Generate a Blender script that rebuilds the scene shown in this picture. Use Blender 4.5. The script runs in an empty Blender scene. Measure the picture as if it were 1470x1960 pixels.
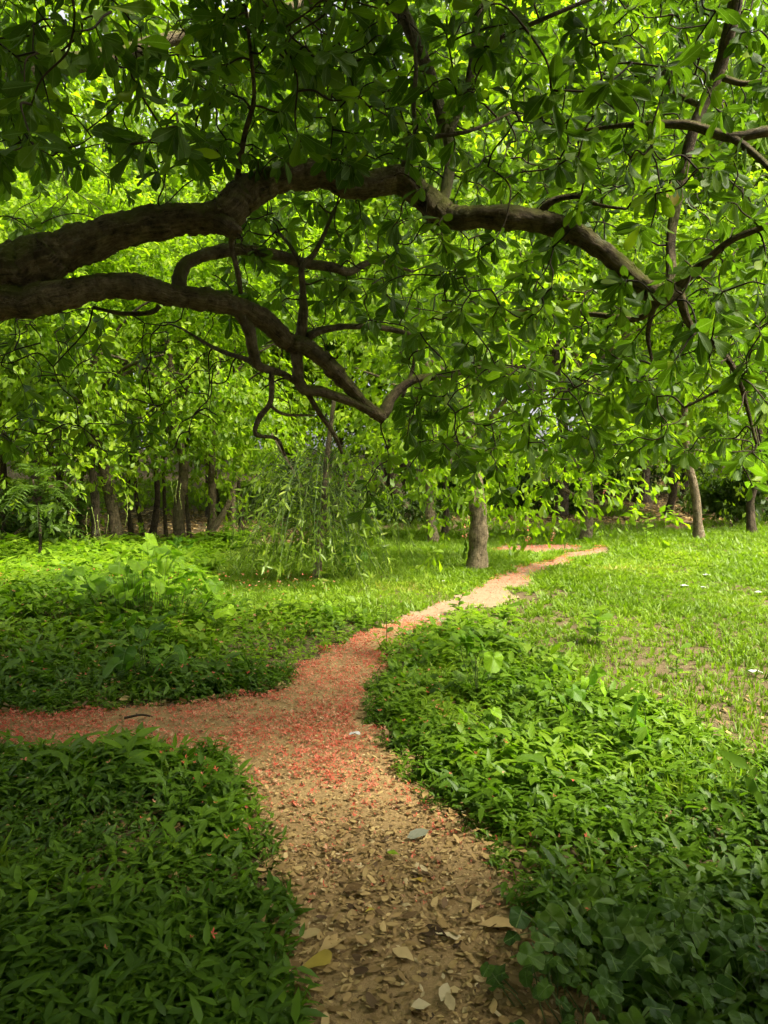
import bpy, math
import numpy as np
from mathutils import Vector, Matrix

# ------------------------------------------------------------------ camera, sky, sun, exposure
SC = bpy.context.scene
COL = SC.collection
PW, PH, FPX = 1470.0, 1960.0, 1426.0            # photograph size and focal length in its pixels
CAM = np.array((0.0, 0.0, 1.5)); PITCH = math.radians(3.6)
cd = bpy.data.cameras.new('camera'); cam = bpy.data.objects.new('camera', cd); COL.objects.link(cam)
cam.location = CAM; cam.rotation_euler = (math.radians(90) - PITCH, 0, 0)
cd.sensor_fit = 'VERTICAL'; cd.sensor_height = 24.0; cd.lens = 24.0 * FPX / PH
cd.clip_start = 0.05; cd.clip_end = 2000
SC.camera = cam

SUN_EL, SUN_AZ = math.radians(54), math.radians(113)   # azimuth from +Y (ahead) towards +X (right)
W = bpy.data.worlds.new('World'); SC.world = W; W.use_nodes = True
wn = W.node_tree; wn.nodes.clear()
sky = wn.nodes.new('ShaderNodeTexSky'); sky.sky_type = 'NISHITA'; sky.sun_disc = False
sky.sun_elevation = SUN_EL; sky.sun_rotation = SUN_AZ
sky.dust_density = 4.0; sky.air_density = 1.0; sky.ozone_density = 0.6
hs = wn.nodes.new('ShaderNodeHueSaturation'); hs.inputs['Saturation'].default_value = 0.10
bg = wn.nodes.new('ShaderNodeBackground'); bg.inputs['Strength'].default_value = 0.105
wo = wn.nodes.new('ShaderNodeOutputWorld')
wn.links.new(sky.outputs[0], hs.inputs['Color']); wn.links.new(hs.outputs[0], bg.inputs['Color']); wn.links.new(bg.outputs[0], wo.inputs['Surface'])

sl = bpy.data.lights.new('sun', 'SUN'); sl.energy = 4.6; sl.angle = math.radians(16); sl.color = (1.0, 0.93, 0.76)
sun = bpy.data.objects.new('sun', sl); COL.objects.link(sun)
SUN_DIR = Vector((math.sin(SUN_AZ) * math.cos(SUN_EL), math.cos(SUN_AZ) * math.cos(SUN_EL), math.sin(SUN_EL)))
sun.rotation_euler = SUN_DIR.to_track_quat('Z', 'Y').to_euler(); sun.location = (5, 20, 30)

SC.view_settings.view_transform = 'Standard'; SC.view_settings.look = 'None'
SC.view_settings.gamma = 1.0; SC.view_settings.use_curve_mapping = False
SC.view_settings.exposure = 1.8
SC.cycles.max_bounces = 5; SC.cycles.diffuse_bounces = 4; SC.cycles.glossy_bounces = 2; SC.cycles.transmission_bounces = 4; SC.cycles.transparent_max_bounces = 4
SC.cycles.use_adaptive_sampling = True; SC.cycles.adaptive_threshold = 0.03
SC.cycles.use_denoising = True

RNG = np.random.default_rng(20240611)
U = lambda a, b, n=None: RNG.uniform(a, b, n)
CP, SP = math.cos(PITCH), math.sin(PITCH)

# ------------------------------------------------------------------ layout helpers
def at(px, py, depth):
    """A point `depth` metres ahead of the camera, on the line of sight of a place in the photograph."""
    px = np.asarray(px, float); py = np.asarray(py, float); depth = np.asarray(depth, float)
    u = (px - PW / 2) / FPX; v = (PH / 2 - py) / FPX
    return np.stack([CAM[0] + u * depth, CAM[1] + depth * (CP + v * SP), CAM[2] + depth * (v * CP - SP)], -1)

def project(P):
    d = P - CAM
    z = d[:, 1] * CP - d[:, 2] * SP
    y = d[:, 1] * SP + d[:, 2] * CP
    zz = np.where(np.abs(z) < 1e-4, 1e-4, z)
    return PW / 2 + FPX * d[:, 0] / zz, PH / 2 - FPX * y / zz, z

def hgt(x, y):
    x = np.asarray(x, float); y = np.asarray(y, float)
    b = 0.035 * np.sin(0.9 * x + 0.4) * np.sin(0.7 * y + 1.0) + 0.03 * np.sin(0.37 * x - 0.51 * y)
    far = np.clip((y - 21) / 30, 0, 1); far = far * far * (3 - 2 * far)
    b = b + 0.26 * np.exp(-(((x + 3.3) / 1.5) ** 2 + ((y - 7.0) / 1.3) ** 2)) + 0.04 * np.exp(-(((x - 1.3) / 0.7) ** 2 + ((y - 4.6) / 0.9) ** 2))
    return b + 2.6 * far

def ground(px, py):
    """The place on the ground seen at a place in the photograph."""
    px = np.asarray(px, float); py = np.asarray(py, float)
    u = (px - PW / 2) / FPX; v = (PH / 2 - py) / FPX
    dx, dy, dz = u, CP + v * SP, v * CP - SP
    t = -1.5 / np.minimum(dz, -0.01)
    for _ in range(12):
        t = (hgt(dx * t, dy * t) - 1.5) / np.minimum(dz, -0.01)
    return np.stack([dx * t, dy * t, hgt(dx * t, dy * t)], -1)

def vnoise(x, y, s, seed=0):
    """Smooth value noise in 0..1."""
    x = np.asarray(x, float) / s; y = np.asarray(y, float) / s
    xi = np.floor(x).astype(np.int64); yi = np.floor(y).astype(np.int64)
    fx = x - xi; fy = y - yi; fx = fx * fx * (3 - 2 * fx); fy = fy * fy * (3 - 2 * fy)
    def hsh(i, j):
        h = (i * 374761393 + j * 668265263 + seed * 974634777) & 0x7fffffff
        h = ((h ^ (h >> 13)) * 1274126177) & 0x7fffffff
        return ((h ^ (h >> 16)) & 0xffff) / 65535.0
    return (hsh(xi, yi) * (1 - fx) + hsh(xi + 1, yi) * fx) * (1 - fy) + (hsh(xi, yi + 1) * (1 - fx) + hsh(xi + 1, yi + 1) * fx) * fy

def inside(poly, x, y):
    poly = np.asarray(poly); r = np.zeros(x.shape, bool); n = len(poly); j = n - 1
    for i in range(n):
        xi, yi = poly[i]; xj, yj = poly[j]
        c = ((yi > y) != (yj > y)) & (x < (xj - xi) * (y - yi) / (yj - yi + 1e-12) + xi)
        r ^= c; j = i
    return r

# ------------------------------------------------------------------ mesh helpers
def unit(v):
    return v / np.maximum(np.linalg.norm(v, axis=-1, keepdims=True), 1e-9)

class Buf:
    """Collects geometry as numpy blocks and links it as one mesh object."""
    def __init__(s): s.v = []; s.l = []; s.n = []; s.t = []; s.uv = []; s.k = 0
    def add(s, V, loops, totals, tint=None, uv=None):
        V = np.asarray(V, float).reshape(-1, 3)
        s.v.append(V); s.l.append(np.asarray(loops) + s.k); s.n.append(np.asarray(totals))
        s.t.append(np.zeros(len(V)) if tint is None else np.broadcast_to(tint, (len(V),)))
        s.uv.append(np.zeros((len(V), 2)) if uv is None else uv)
        s.k += len(V)
    def mesh(s, name, mat, smooth=True):
        me = bpy.data.meshes.new(name)
        if not s.v: return me
        V = np.concatenate(s.v).astype(np.float32); L = np.concatenate(s.l).astype(np.int32); N = np.concatenate(s.n).astype(np.int32)
        me.vertices.add(len(V)); me.vertices.foreach_set('co', V.ravel())
        me.loops.add(len(L)); me.loops.foreach_set('vertex_index', L)
        me.polygons.add(len(N)); st = np.zeros(len(N), np.int32); st[1:] = np.cumsum(N)[:-1]
        me.polygons.foreach_set('loop_start', st); me.polygons.foreach_set('loop_total', N)
        if smooth: me.polygons.foreach_set('use_smooth', np.ones(len(N), bool))
        a = me.attributes.new('tint', 'FLOAT', 'POINT'); a.data.foreach_set('value', np.concatenate(s.t).astype(np.float32))
        a = me.attributes.new('luv', 'FLOAT2', 'POINT'); a.data.foreach_set('vector', np.concatenate(s.uv).astype(np.float32).ravel())
        me.update(calc_edges=True)
        me.materials.append(mat)
        return me
    def obj(s, name, mat, parent=None, smooth=True):
        return link(name, s.mesh(name, mat, smooth), parent)

def link(name, me, parent=None, world=None):
    o = bpy.data.objects.new(name, me); COL.objects.link(o)
    if parent is not None:
        o.parent = parent; o.matrix_parent_inverse = parent_matrix(parent).inverted()
    if world is not None: o.matrix_basis = world
    return o

def parent_matrix(p):
    return Matrix.LocRotScale(p.location, p.rotation_euler, p.scale)

def tag(o, label=None, cat=None, group=None, kind=None):
    for k, v in (('label', label), ('category', cat), ('group', group), ('kind', kind)):
        if v: o[k] = v
    return o

def empty(name, loc):
    o = bpy.data.objects.new(name, None); COL.objects.link(o); o.location = [float(c) for c in loc]; o.empty_display_size = 0.2
    return o

class Proto:
    def __init__(s, V, faces, uv=None):
        s.V = np.asarray(V, float); s.loops = np.array([i for f in faces for i in f]); s.tot = np.array([len(f) for f in faces])
        s.uv = np.zeros((len(s.V), 2)) if uv is None else np.asarray(uv, float)

def merge_protos(items):
    V, F, UVs, k = [], [], [], 0
    for (v, f, uv) in items:
        V.append(v); UVs.append(uv); F += [tuple(i + k for i in q) for q in f]; k += len(v)
    return Proto(np.concatenate(V), F, np.concatenate(UVs))

def scatter(buf, protos, P, A, N, S, tint, which=None):
    """Copies of small prototypes: P origin, A long axis, N normal-ish, S scale (n) or (n,3)."""
    P = np.asarray(P, float); n = len(P)
    if n == 0: return
    A = unit(np.asarray(A, float)); B = unit(np.cross(A, N)); N2 = np.cross(B, A)
    S = np.asarray(S, float)
    if S.ndim == 1: S = np.stack([S, S, S], -1)
    tint = np.broadcast_to(tint, (n,))
    which = RNG.integers(0, len(protos), n) if which is None else which
    for k, pr in enumerate(protos):
        m = np.nonzero(which == k)[0]
        if len(m) == 0: continue
        nv = len(pr.V)
        X = (pr.V[None, :, 0, None] * (B[m] * S[m, 0:1])[:, None] + pr.V[None, :, 1, None] * (A[m] * S[m, 1:2])[:, None]
             + pr.V[None, :, 2, None] * (N2[m] * S[m, 2:3])[:, None] + P[m][:, None])
        lo = (pr.loops[None] + (np.arange(len(m)) * nv)[:, None]).ravel()
        buf.add(X.reshape(-1, 3), lo, np.tile(pr.tot, len(m)), np.repeat(tint[m], nv), np.tile(pr.uv, (len(m), 1)))

def leaf_parts(profile, fold=0.25, curl=0.15, wave=0.0, twist=0.0, stalk=0.0, phase=0.0):
    """Leaf of unit length along +y: profile = [(t, half width)], folded along the midrib and bent down."""
    V, UVs, F = [], [], []
    rows = []
    if stalk:
        V += [(-0.006, -stalk, 0.0), (0.006, -stalk, 0.0)]; UVs += [(0, -0.1)] * 2
    for (t, w) in profile:
        z0 = -curl * t * t
        ang = twist * t; idx = []
        for s in ((-1, 0, 1) if w > 0.004 else (0,)):
            x = s * w; z = abs(s) * w * fold + (wave * w * math.sin(7.0 * t + 2.1 * s + phase) if s else 0)
            V.append((x * math.cos(ang) - z * math.sin(ang), t, z0 + z * math.cos(ang) + x * math.sin(ang)))
            UVs.append((x, t)); idx.append(len(V) - 1)
        rows.append(idx)
    for a, b in zip(rows[:-1], rows[1:]):
        if len(a) == 3 and len(b) == 3: F += [(a[0], a[1], b[1], b[0]), (a[1], a[2], b[2], b[1])]
        elif len(a) == 1 and len(b) == 3: F += [(a[0], b[1], b[0]), (a[0], b[2], b[1])]
        elif len(a) == 3 and len(b) == 1: F += [(a[0], a[1], b[0]), (a[1], a[2], b[0])]
    if stalk: F.append((0, 1, rows[0][0]))
    return np.array(V, float), F, np.array(UVs, float)

OBOV = [(0, 0.0), (0.12, 0.035), (0.3, 0.10), (0.5, 0.18), (0.7, 0.235), (0.86, 0.20), (0.95, 0.11), (1.0, 0.0)]
OBOV_LO = [(0, 0.0), (0.35, 0.12), (0.72, 0.235), (1.0, 0.0)]
LANC = [(0, 0.0), (0.2, 0.11), (0.6, 0.10), (1.0, 0.0)]
LANC_MID = [(0, 0.0), (0.25, 0.125), (0.6, 0.105), (1.0, 0.0)]
OVAL_LO = [(0, 0.0), (0.5, 0.3), (1.0, 0.0)]
OBOV_MIN = [(0, 0.0), (0.66, 0.24), (1.0, 0.0)]
LANC_LO = [(0, 0.0), (0.38, 0.14), (1.0, 0.0)]
OVAL = [(0, 0.0), (0.2, 0.2), (0.5, 0.29), (0.8, 0.19), (1.0, 0.0)]
def variants(profile, n, **kw):
    out = []
    for i in range(n):
        k = dict(fold=U(0.05, 0.4), curl=U(0.0, 0.35), wave=U(0, 0.25), twist=U(-0.5, 0.5), phase=U(0, 6)); k.update(kw)
        out.append(Proto(*leaf_parts(profile, **k)))
    return out

def catmull(pts, per=6):
    pts = np.asarray(pts, float)
    if len(pts) < 3: 
        t = np.linspace(0, 1, per + 1)[:, None]; return pts[0] * (1 - t) + pts[-1] * t
    P = np.vstack([2 * pts[0] - pts[1], pts, 2 * pts[-1] - pts[-2]]); out = []
    for i in range(1, len(P) - 2):
        p0, p1, p2, p3 = P[i - 1], P[i], P[i + 1], P[i + 2]
        for t in np.linspace(0, 1, per, endpoint=False):
            out.append(0.5 * ((2 * p1) + (-p0 + p2) * t + (2 * p0 - 5 * p1 + 4 * p2 - p3) * t * t + (-p0 + 3 * p1 - 3 * p2 + p3) * t ** 3))
    out.append(P[-2]); return np.array(out)

def tubes(buf, C, r0, r1, sides, tint):
    """Many thin twigs at once: C (n, k, 3), straight taper r0 -> r1."""
    C = np.asarray(C, float); n, k = C.shape[:2]
    if n == 0: return
    T = unit(np.gradient(C, axis=1)); X = unit(np.cross(T, np.array((0.31, 0.93, 0.17)))); Y = np.cross(T, X)
    R = (np.asarray(r0)[:, None] + (r1 - np.asarray(r0))[:, None] * np.linspace(0, 1, k)[None])[..., None, None]
    a = np.arange(sides) * 2 * math.pi / sides
    V = C[:, :, None] + R * (np.cos(a)[:, None] * X[:, :, None] + np.sin(a)[:, None] * Y[:, :, None])
    i, j = np.meshgrid(np.arange(k - 1), np.arange(sides), indexing='ij'); jn = (j + 1) % sides
    Q = np.stack([i * sides + j, i * sides + jn, (i + 1) * sides + jn, (i + 1) * sides + j], -1).reshape(-1)
    buf.add(V.reshape(-1, 3), (Q[None] + (np.arange(n) * k * sides)[:, None]).ravel(), np.full(n * (k - 1) * sides, 4), np.repeat(np.asarray(tint), k * sides))

def tube(buf, pts, rad, sides=8, lump=0.0, seed=0, tint=0.5, cap=True, rough=0.0):
    pts = np.asarray(pts, float); rad = np.broadcast_to(np.asarray(rad, float), (len(pts),)); n = len(pts)
    T = unit(np.gradient(pts, axis=0)); ref = np.array((0.31, 0.17, 0.93)); rings = []
    if abs(T[0] @ ref) > 0.95: ref = np.array((1.0, 0, 0))
    X = unit(np.cross(T[0], ref))
    ang = np.arange(sides) * 2 * math.pi / sides
    lr = np.random.default_rng(seed)
    ph = lr.uniform(0, 6.28, 6)
    d = np.concatenate([[0], np.cumsum(np.linalg.norm(np.diff(pts, axis=0), axis=1))])
    for i in range(n):
        X = unit(X - T[i] * (X @ T[i])); Y = np.cross(T[i], X)
        r = rad[i] * (1 + lump * (0.5 * np.sin(2 * ang + ph[0] + d[i] * 7) + 0.45 * np.sin(3 * ang + ph[1] - d[i] * 13) + 0.5 * math.sin(d[i] * 17 + ph[2]) + 0.25 * np.sin(5 * ang + ph[3] + d[i] * 31)))
        if rough: r = r * (1 + rough * lr.normal(size=sides))
        rings.append(pts[i] + np.cos(ang)[:, None] * X * r[:, None] + np.sin(ang)[:, None] * Y * r[:, None])
    V = np.concatenate(rings)
    i, j = np.meshgrid(np.arange(n - 1), np.arange(sides), indexing='ij'); jn = (j + 1) % sides
    Q = np.stack([i * sides + j, i * sides + jn, (i + 1) * sides + jn, (i + 1) * sides + j], -1).reshape(-1)
    loops = list(Q); tot = [4] * ((n - 1) * sides)
    if cap:
        loops += list(range((n - 1) * sides, n * sides)); tot.append(sides)
        loops += list(range(sides - 1, -1, -1)); tot.append(sides)
    uv = np.stack([np.tile(np.arange(sides) / sides, n), np.repeat(d, sides)], -1)
    buf.add(V, loops, tot, tint, uv)

# ------------------------------------------------------------------ materials
class NT:
    def __init__(s, name):
        s.m = bpy.data.materials.new(name); s.m.use_nodes = True; s.t = s.m.node_tree; s.t.nodes.clear()
        s.out = s.n('ShaderNodeOutputMaterial')
    def n(s, typ, **kw):
        nd = s.t.nodes.new(typ)
        for k, v in kw.items(): setattr(nd, k, v)
        return nd
    def l(s, a, b): s.t.links.new(a, b)
    def put(s, sock, v):
        if hasattr(v, 'bl_idname') or isinstance(v, bpy.types.NodeSocket): s.l(v, sock)
        else: sock.default_value = v
    def math(s, op, a, b=0.0, c=0.0):
        nd = s.n('ShaderNodeMath', operation=op)
        for i, v in enumerate((a, b, c)): s.put(nd.inputs[i], v)
        return nd.outputs[0]
    def mix(s, f, a, b, blend='MIX'):
        nd = s.n('ShaderNodeMix', data_type='RGBA', blend_type=blend)
        for i, v in ((0, f), (6, a), (7, b)): s.put(nd.inputs[i], (*v, 1) if isinstance(v, tuple) and len(v) == 3 else v)
        return nd.outputs[2]
    def noise(s, scale, detail=4, rough=0.6, vec=None):
        nd = s.n('ShaderNodeTexNoise'); nd.inputs['Scale'].default_value = scale; nd.inputs['Detail'].default_value = detail; nd.inputs['Roughness'].default_value = rough
        if vec is None:
            if not hasattr(s, 'tc'): s.tc = s.n('ShaderNodeNewGeometry')
            vec = s.tc.outputs['Position']
        s.l(vec, nd.inputs['Vector']); return nd.outputs['Fac']
    def ramp(s, f, stops):
        nd = s.n('ShaderNodeValToRGB'); e = nd.color_ramp.elements
        while len(e) < len(stops): e.new(0.5)
        for el, (p, c) in zip(e, stops): el.position = p; el.color = (*c, 1) if len(c) == 3 else c
        s.l(f, nd.inputs[0]); return nd.outputs[0]
    def attr(s, name):
        return s.n('ShaderNodeAttribute', attribute_name=name)
    def bump(s, h, strength, dist):
        nd = s.n('ShaderNodeBump'); nd.inputs['Strength'].default_value = strength; nd.inputs['Distance'].default_value = dist
        s.l(h, nd.inputs['Height']); return nd.outputs[0]

def leaf_mat(name, stops, trans_gain=(1.7, 1.9, 0.9), trans=0.45, rough=0.5, veins=False, spec=0.28):
    m = NT(name); t = m.attr('tint').outputs['Fac']
    col = m.ramp(t, stops)
    if veins: col = m.mix(m.math('MULTIPLY', m.noise(9.0, 2), 0.5), col, m.mix(1.0, col, (0.55, 0.6, 0.5), 'MULTIPLY'))
    nrm = None
    if veins:
        sp = m.n('ShaderNodeSeparateXYZ'); m.l(m.attr('luv').outputs['Vector'], sp.inputs[0])
        ax = m.math('ABSOLUTE', sp.outputs[0])
        rib = m.math('LESS_THAN', ax, 0.012)
        sv = m.math('SINE', m.math('MULTIPLY', m.math('SUBTRACT', sp.outputs[1], m.math('MULTIPLY', ax, 0.9)), 55.0))
        svm = m.math('GREATER_THAN', sv, 0.9)
        vv = m.math('MAXIMUM', rib, m.math('MULTIPLY', svm, 0.18))
        col = m.mix(m.math('MULTIPLY', vv, 0.55), col, (0.16, 0.24, 0.06))
        spots = m.math('GREATER_THAN', m.noise(38.0, 2), 0.72)
        col = m.mix(m.math('MULTIPLY', spots, 0.5), col, (0.05, 0.055, 0.02))
        nrm = m.bump(m.math('ADD', sv, m.math('MULTIPLY', rib, -2.0)), 0.10, 0.0012)
    p = m.n('ShaderNodeBsdfPrincipled'); m.l(col, p.inputs['Base Color']); p.inputs['Roughness'].default_value = rough
    p.inputs['Specular IOR Level'].default_value = spec
    tr = m.n('ShaderNodeBsdfTranslucent'); m.l(m.mix(1.0, col, trans_gain, 'MULTIPLY'), tr.inputs['Color'])
    if nrm is not None: m.l(nrm, p.inputs['Normal']); m.l(nrm, tr.inputs['Normal'])
    mx = m.n('ShaderNodeMixShader'); mx.inputs[0].default_value = trans
    m.l(p.outputs[0], mx.inputs[1]); m.l(tr.outputs[0], mx.inputs[2]); m.l(mx.outputs[0], m.out.inputs['Surface'])
    return m.m

def bark_mat(name, dark, light, moss, moss_amt=0.5, scale=1.0):
    m = NT(name)
    uv = m.attr('luv')
    mp = m.n('ShaderNodeMapping'); mp.inputs['Scale'].default_value = (9 * scale, 2.2 * scale, 1); m.l(uv.outputs['Vector'], mp.inputs['Vector'])
    g = m.n('ShaderNodeNewGeometry')
    n1 = m.noise(14 * scale, 6, 0.7); n2 = m.noise(45 * scale, 5, 0.65); n3 = m.noise(3.5 * scale, 3)
    wv = m.noise(5.0, 5, 0.7, mp.outputs[0])
    h = m.math('ADD', m.math('MULTIPLY', wv, 0.6), m.math('ADD', m.math('MULTIPLY', n1, 0.7), m.math('MULTIPLY', n2, 0.35)))
    col = m.ramp(h, [(0.64, dark), (0.80, tuple(0.35 * a + 0.65 * b_ for a, b_ in zip(dark, light))), (0.98, tuple(1.5 * a for a in light))])
    sp = m.n('ShaderNodeSeparateXYZ'); m.l(g.outputs['Normal'], sp.inputs[0])
    up = m.math('MULTIPLY_ADD', sp.outputs[2], 0.35, 0.3)
    ms = m.ramp(m.math('ADD', up, m.math('SUBTRACT', n3, 0.45)), [(0.38, (0, 0, 0)), (0.62, (1, 1, 1))])
    col = m.mix(m.math('MULTIPLY', ms, moss_amt), col, moss)
    lich = m.ramp(m.noise(8 * scale, 3), [(0.64, (0, 0, 0)), (0.70, (1, 1, 1))])
    col = m.mix(m.math('MULTIPLY', lich, 0.45), col, (0.22, 0.22, 0.15))
    p = m.n('ShaderNodeBsdfPrincipled'); m.l(col, p.inputs['Base Color']); p.inputs['Roughness'].default_value = 0.9; p.inputs['Specular IOR Level'].default_value = 0.15
    m.l(m.bump(h, 1.0, 0.06), p.inputs['Normal']); m.l(p.outputs[0], m.out.inputs['Surface'])
    return m.m

def plain_mat(name, stops, rough=0.8, trans=0.0, spec=0.2, noise_scale=30):
    m = NT(name); t = m.attr('tint').outputs['Fac']; col = m.ramp(t, stops)
    col = m.mix(m.math('MULTIPLY', m.noise(noise_scale, 4), 0.6), col, m.mix(1.0, col, (0.5, 0.48, 0.45), 'MULTIPLY'))
    p = m.n('ShaderNodeBsdfPrincipled'); m.l(col, p.inputs['Base Color']); p.inputs['Roughness'].default_value = rough; p.inputs['Specular IOR Level'].default_value = spec
    if trans:
        tr = m.n('ShaderNodeBsdfTranslucent'); m.l(col, tr.inputs['Color']); mx = m.n('ShaderNodeMixShader'); mx.inputs[0].default_value = trans
        m.l(p.outputs[0], mx.inputs[1]); m.l(tr.outputs[0], mx.inputs[2]); m.l(mx.outputs[0], m.out.inputs['Surface'])
    else: m.l(p.outputs[0], m.out.inputs['Surface'])
    return m.m

def soil_mat(name, stops, bs, dist):
    m = NT(name)
    a = m.noise(0.9, 4); b = m.noise(11, 6, 0.7); c = m.noise(60, 5, 0.7); d = m.noise(240, 3, 0.7)
    f = m.math('ADD', m.math('MULTIPLY', a, 0.35), m.math('ADD', m.math('MULTIPLY', b, 0.4), m.math('MULTIPLY', c, 0.25)))
    col = m.ramp(f, stops)
    col = m.mix(m.ramp(d, [(0.5, (0, 0, 0)), (0.72, (0.7, 0.7, 0.7))]), col, m.mix(1.0, col, (0.35, 0.32, 0.3), 'MULTIPLY'))
    p = m.n('ShaderNodeBsdfPrincipled'); m.l(col, p.inputs['Base Color']); p.inputs['Roughness'].default_value = 0.95; p.inputs['Specular IOR Level'].default_value = 0.1
    m.l(m.bump(m.math('ADD', b, m.math('MULTIPLY', c, 0.6)), bs, dist), p.inputs['Normal']); m.l(p.outputs[0], m.out.inputs['Surface'])
    return m.m

G = lambda r, g, b: (r, g, b)
M_NEAR = leaf_mat('broad_tree_leaf', [(0, G(0.036, 0.073, 0.004)), (0.5, G(0.074, 0.142, 0.005)), (0.85, G(0.134, 0.216, 0.007)), (1, G(0.216, 0.299, 0.012))], veins=True, trans=0.5, spec=0.2)
M_BACK = leaf_mat('grove_leaf', [(0, G(0.073, 0.131, 0.004)), (0.5, G(0.136, 0.218, 0.006)), (1, G(0.236, 0.324, 0.010))], trans=0.55)
M_WILL = leaf_mat('drooping_leaf', [(0, G(0.088, 0.143, 0.012)), (0.6, G(0.163, 0.239, 0.022)), (1, G(0.285, 0.341, 0.060))], trans=0.45, rough=0.4)
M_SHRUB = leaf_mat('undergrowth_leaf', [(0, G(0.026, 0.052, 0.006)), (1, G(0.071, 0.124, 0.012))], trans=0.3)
M_HERB = leaf_mat('herb_leaf', [(0, G(0.041, 0.090, 0.004)), (0.5, G(0.090, 0.171, 0.006)), (1, G(0.179, 0.272, 0.012))], trans=0.4)
M_GRASS = leaf_mat('grass_blade', [(0, G(0.084, 0.146, 0.006)), (0.6, G(0.146, 0.227, 0.010)), (0.9, G(0.225, 0.293, 0.020)), (1, G(0.315, 0.272, 0.070))], trans=0.4)
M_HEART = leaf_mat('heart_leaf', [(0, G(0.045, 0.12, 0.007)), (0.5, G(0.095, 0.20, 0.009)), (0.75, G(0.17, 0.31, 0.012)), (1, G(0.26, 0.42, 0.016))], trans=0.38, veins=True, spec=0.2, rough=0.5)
M_VINE = leaf_mat('vine_leaf', [(0, G(0.030, 0.072, 0.006)), (0.6, G(0.062, 0.125, 0.010)), (1, G(0.11, 0.17, 0.024))], trans=0.3, veins=True, rough=0.55, spec=0.2)
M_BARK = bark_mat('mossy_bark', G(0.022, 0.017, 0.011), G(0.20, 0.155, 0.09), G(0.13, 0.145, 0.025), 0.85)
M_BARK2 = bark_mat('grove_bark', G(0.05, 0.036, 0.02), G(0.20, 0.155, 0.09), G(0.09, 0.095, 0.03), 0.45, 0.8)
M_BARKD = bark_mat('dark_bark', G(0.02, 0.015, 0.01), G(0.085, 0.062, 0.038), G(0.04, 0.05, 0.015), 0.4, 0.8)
M_BARKM = bark_mat('mid_dark_bark', G(0.03, 0.022, 0.013), G(0.12, 0.09, 0.05), G(0.06, 0.065, 0.02), 0.5, 0.8)  # bark tone between the grove bark and the dark bark
M_TWIG = plain_mat('twig_bark', [(0, G(0.018, 0.013, 0.008)), (1, G(0.06, 0.045, 0.022))], 0.9)
M_STEM = plain_mat('green_stem', [(0, G(0.05, 0.09, 0.02)), (1, G(0.12, 0.16, 0.04))], 0.6)
M_DRY = plain_mat('dry_leaf', [(0, G(0.06, 0.034, 0.015)), (0.2, G(0.19, 0.115, 0.042)), (0.5, G(0.37, 0.245, 0.09)), (0.8, G(0.50, 0.36, 0.145)), (1, G(0.58, 0.48, 0.27))], 0.7, 0.15, 0.25)
M_YELL = plain_mat('yellowing_leaf', [(0, G(0.40, 0.27, 0.03)), (0.5, G(0.45, 0.36, 0.05)), (1, G(0.30, 0.36, 0.06))], 0.5, 0.3, 0.4)
M_PETAL = plain_mat('coral_petal', [(0, G(0.26, 0.07, 0.035)), (0.15, G(0.50, 0.08, 0.04)), (0.5, G(0.72, 0.15, 0.09)), (0.8, G(0.78, 0.30, 0.19)), (1, G(0.62, 0.45, 0.25))], 0.6, 0.2)
M_SPIKE = plain_mat('flower_bud', [(0, G(0.16, 0.26, 0.04)), (0.6, G(0.30, 0.36, 0.08)), (1, G(0.42, 0.36, 0.12))], 0.6, 0.2)
M_PALE = plain_mat('pale_leaf_underside', [(0, G(0.27, 0.28, 0.19)), (1, G(0.36, 0.36, 0.26))], 0.7, 0.2)
M_WHITE = plain_mat('white_scrap', [(0, G(0.45, 0.45, 0.43)), (1, G(0.62, 0.62, 0.60))], 0.6, 0.2)
M_SOIL = soil_mat('dark_soil', [(0.3, G(0.06, 0.042, 0.022)), (0.55, G(0.12, 0.09, 0.045)), (0.75, G(0.19, 0.15, 0.075))], 0.6, 0.03)  # soil darker than the earth of the path
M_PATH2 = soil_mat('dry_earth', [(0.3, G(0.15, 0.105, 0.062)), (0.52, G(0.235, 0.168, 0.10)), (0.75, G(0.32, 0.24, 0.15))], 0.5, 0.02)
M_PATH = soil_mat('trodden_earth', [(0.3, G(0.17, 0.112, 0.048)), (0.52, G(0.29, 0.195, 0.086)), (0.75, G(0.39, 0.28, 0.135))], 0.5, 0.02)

# ------------------------------------------------------------------ ground and path
def grid_mesh(name, xs, ys, mat, dz=0.0, mask=None):
    X, Y = np.meshgrid(xs, ys, indexing='ij'); Z = hgt(X, Y) + dz
    V = np.stack([X, Y, Z], -1).reshape(-1, 3); ny = len(ys)
    i, j = np.meshgrid(np.arange(len(xs) - 1), np.arange(ny - 1), indexing='ij')
    Q = np.stack([i * ny + j, (i + 1) * ny + j, (i + 1) * ny + j + 1, i * ny + j + 1], -1).reshape(-1, 4)
    if mask is not None:
        cx = (X[:-1, :-1] + X[1:, 1:]) / 2; cy = (Y[:-1, :-1] + Y[1:, 1:]) / 2
        Q = Q[mask(cx, cy).ravel()]
        used = np.unique(Q); re = np.zeros(len(V), int); re[used] = np.arange(len(used)); V = V[used]; Q = re[Q]
    b = Buf(); b.add(V, Q.ravel(), np.full(len(Q), 4)); return b.obj(name, mat)

xs = np.concatenate([-np.geomspace(300, 16, 14), np.arange(-15, 15.1, 0.4), np.geomspace(16, 300, 14)])
ys = np.concatenate([-np.geomspace(60, 3, 8), np.arange(-2.5, 24, 0.4), np.geomspace(24.5, 900, 34)])
tag(grid_mesh('ground', xs, ys, M_SOIL), 'dark soil under the weeds and trees', kind='structure')

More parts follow.
